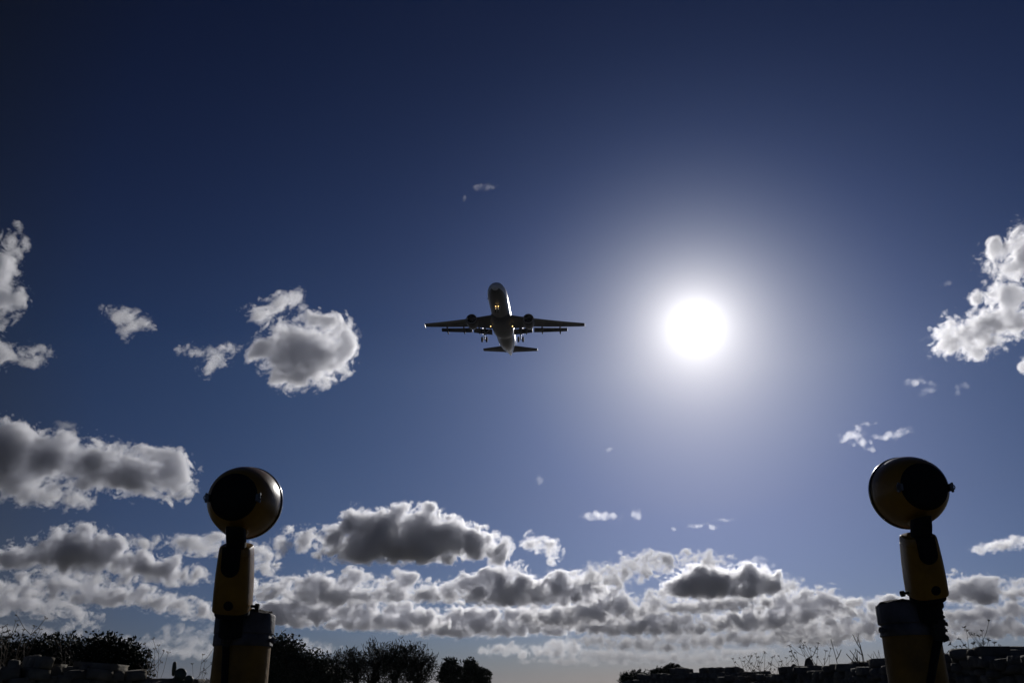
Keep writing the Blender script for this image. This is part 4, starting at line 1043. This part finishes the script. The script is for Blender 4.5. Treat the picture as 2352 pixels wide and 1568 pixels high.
# --- rows, far right
cloud('large soft cloud right of the right lamp post', zl(*Z4, [(1850, 680, 170, 130), (1950, 720, 260, 105), (1760, 600, 56, 56), (2050, 620, 95, 66), (2250, 730, 160, 75), (2350, 680, 90, 70), (1620, 700, 140, 90)]), base=1176 + 838 * .2578, group=ROWS, amp=16, wl=47, mfp=5.9, g_=0.55)
cloud('pale cloud heap seen just left of the right post collar', zl(*Z4, [(1150, 790, 150, 66), (880, 800, 120, 55), (1060, 850, 140, 60), (1300, 800, 140, 60)]), group=ROWS, amp=11, wl=36, mfp=7.8, g_=0.55)
cloud('striped grey cloud bank at the right edge over the stone wall', zl(*Z4, [(1900, 910, 370, 66), (2250, 890, 220, 66), (1900, 1000, 420, 54), (2200, 1050, 320, 64), (1750, 1080, 250, 40)]), group=ROWS, amp=13, wl=40, mfp=6.8, g_=0.35)
cloud('low mottled cloud bank left of the right post', zl(*Z4, [(1000, 940, 170, 76), (720, 930, 105, 66), (300, 1010, 320, 64), (900, 1050, 270, 64), (620, 1090, 300, 46)]), group=ROWS, amp=13, wl=39, mfp=6.8, g_=0.35)
cloud('small bright flat cloud at the right edge, right of the right lamp body', zl(*Z4, [(2140, 295, 190, 46), (2290, 265, 120, 36), (2040, 315, 110, 26)]), group=HIGH, amp=9, wl=30, wisp=0.35, mfp=10.3)
# --- wisps
for lab, bl in (('tiny bright wisp, upper of the pair below the right diagonal cloud', zl(*Z1, [(550, 1027, 58, 24), (520, 1035, 28, 18)])),
                ('thin slanting wisp, lower of the pair below the right diagonal cloud', zl(*Z1, [(660, 1055, 32, 22), (625, 1080, 45, 20), (580, 1105, 40, 14)])),
                ('faint double wisp between the right diagonal cloud and the right lamp', zl(*Z1, [(840, 1052, 34, 16), (865, 1065, 28, 10), (820, 1098, 26, 12)])),
                ('faint speck of cloud left of the right diagonal cloud', zl(*Z1, [(740, 392, 34, 20)])),
                ('curled white wisp above the right lamp head, left of its twin', zl(*Z1, [(140, 1372, 72, 34), (185, 1425, 50, 32), (235, 1472, 36, 24), (215, 1312, 45, 14), (90, 1395, 40, 24)])),
                ('long white wisp above the right lamp head, right of its twin', zl(*Z1, [(390, 1382, 66, 26), (450, 1355, 46, 24), (510, 1360, 18, 18), (310, 1380, 46, 14)])),
                ('flat bright wisp right of centre, well above the arching cloud band', zl(*Z3, [(700, 142, 105, 32), (640, 138, 60, 22), (790, 155, 70, 20)])),
                ('short upright wisp beside the flat bright one', zl(*Z3, [(968, 122, 36, 30), (985, 160, 28, 34)])),
                ('tiny wisp, left of the three fading below the sun', zl(*Z3, [(1385, 225, 48, 20), (1250, 237, 20, 14)])),
                ('tiny wisp, right of the three fading below the sun', zl(*Z3, [(1535, 232, 42, 16), (1480, 207, 26, 10)])),
                ('thin streak of cloud, highest of the three fading below the sun', zl(*Z3, [(1610, 177, 60, 12)])),
                ('small triangular wisp above the left end of the arching band', zl(*Z3, [(862, 405, 36, 24)])),
                ('torn wisp above the right end of the broad dark cloud', zl(*Z3, [(1860, 470, 56, 30), (1905, 515, 40, 36), (1980, 520, 18, 28)])),
                ('faint torn wisp high over the airliner', [(1102, 430, 14, 8), (1128, 428, 12, 6), (1064, 456, 6, 5)]),
                ('faint wisp under the airliner, over the long heap cloud', [(1238, 1100, 11, 12)]),
                ('faint speck below the airliner, left of the sun glow', [(1400, 1030, 10, 6)]),
                ('little tail of cloud over the big dark based cloud', [(150, 978, 26, 12), (172, 990, 12, 10)])):
    cloud(lab, bl, group=WISP, amp=6, wl=20, wisp=0.6, mfp=110 if ('faint' in lab or 'thin' in lab) else 45, px=1.8)

# ------------------------------------------------------------------ thin low haze over the land (clouds hang far above it)
hm = bpy.data.materials.new('haze_air'); hm.use_nodes = True
ht = hm.node_tree; ht.nodes.clear()
hv = ht.nodes.new('ShaderNodeVolumePrincipled')
hv.inputs['Color'].default_value = (0.87, 0.88, 0.98, 1)
hv.inputs['Density'].default_value = 0.9e-4
hv.inputs['Anisotropy'].default_value = 0.25
ho = ht.nodes.new('ShaderNodeOutputMaterial'); ht.links.new(hv.outputs[0], ho.inputs['Volume'])
mb = MB(); mb.box((0, 0, 49.0), (200000, 200000, 100.0))
tag(mb.build('haze', hm, None, smooth=False), kind='stuff')
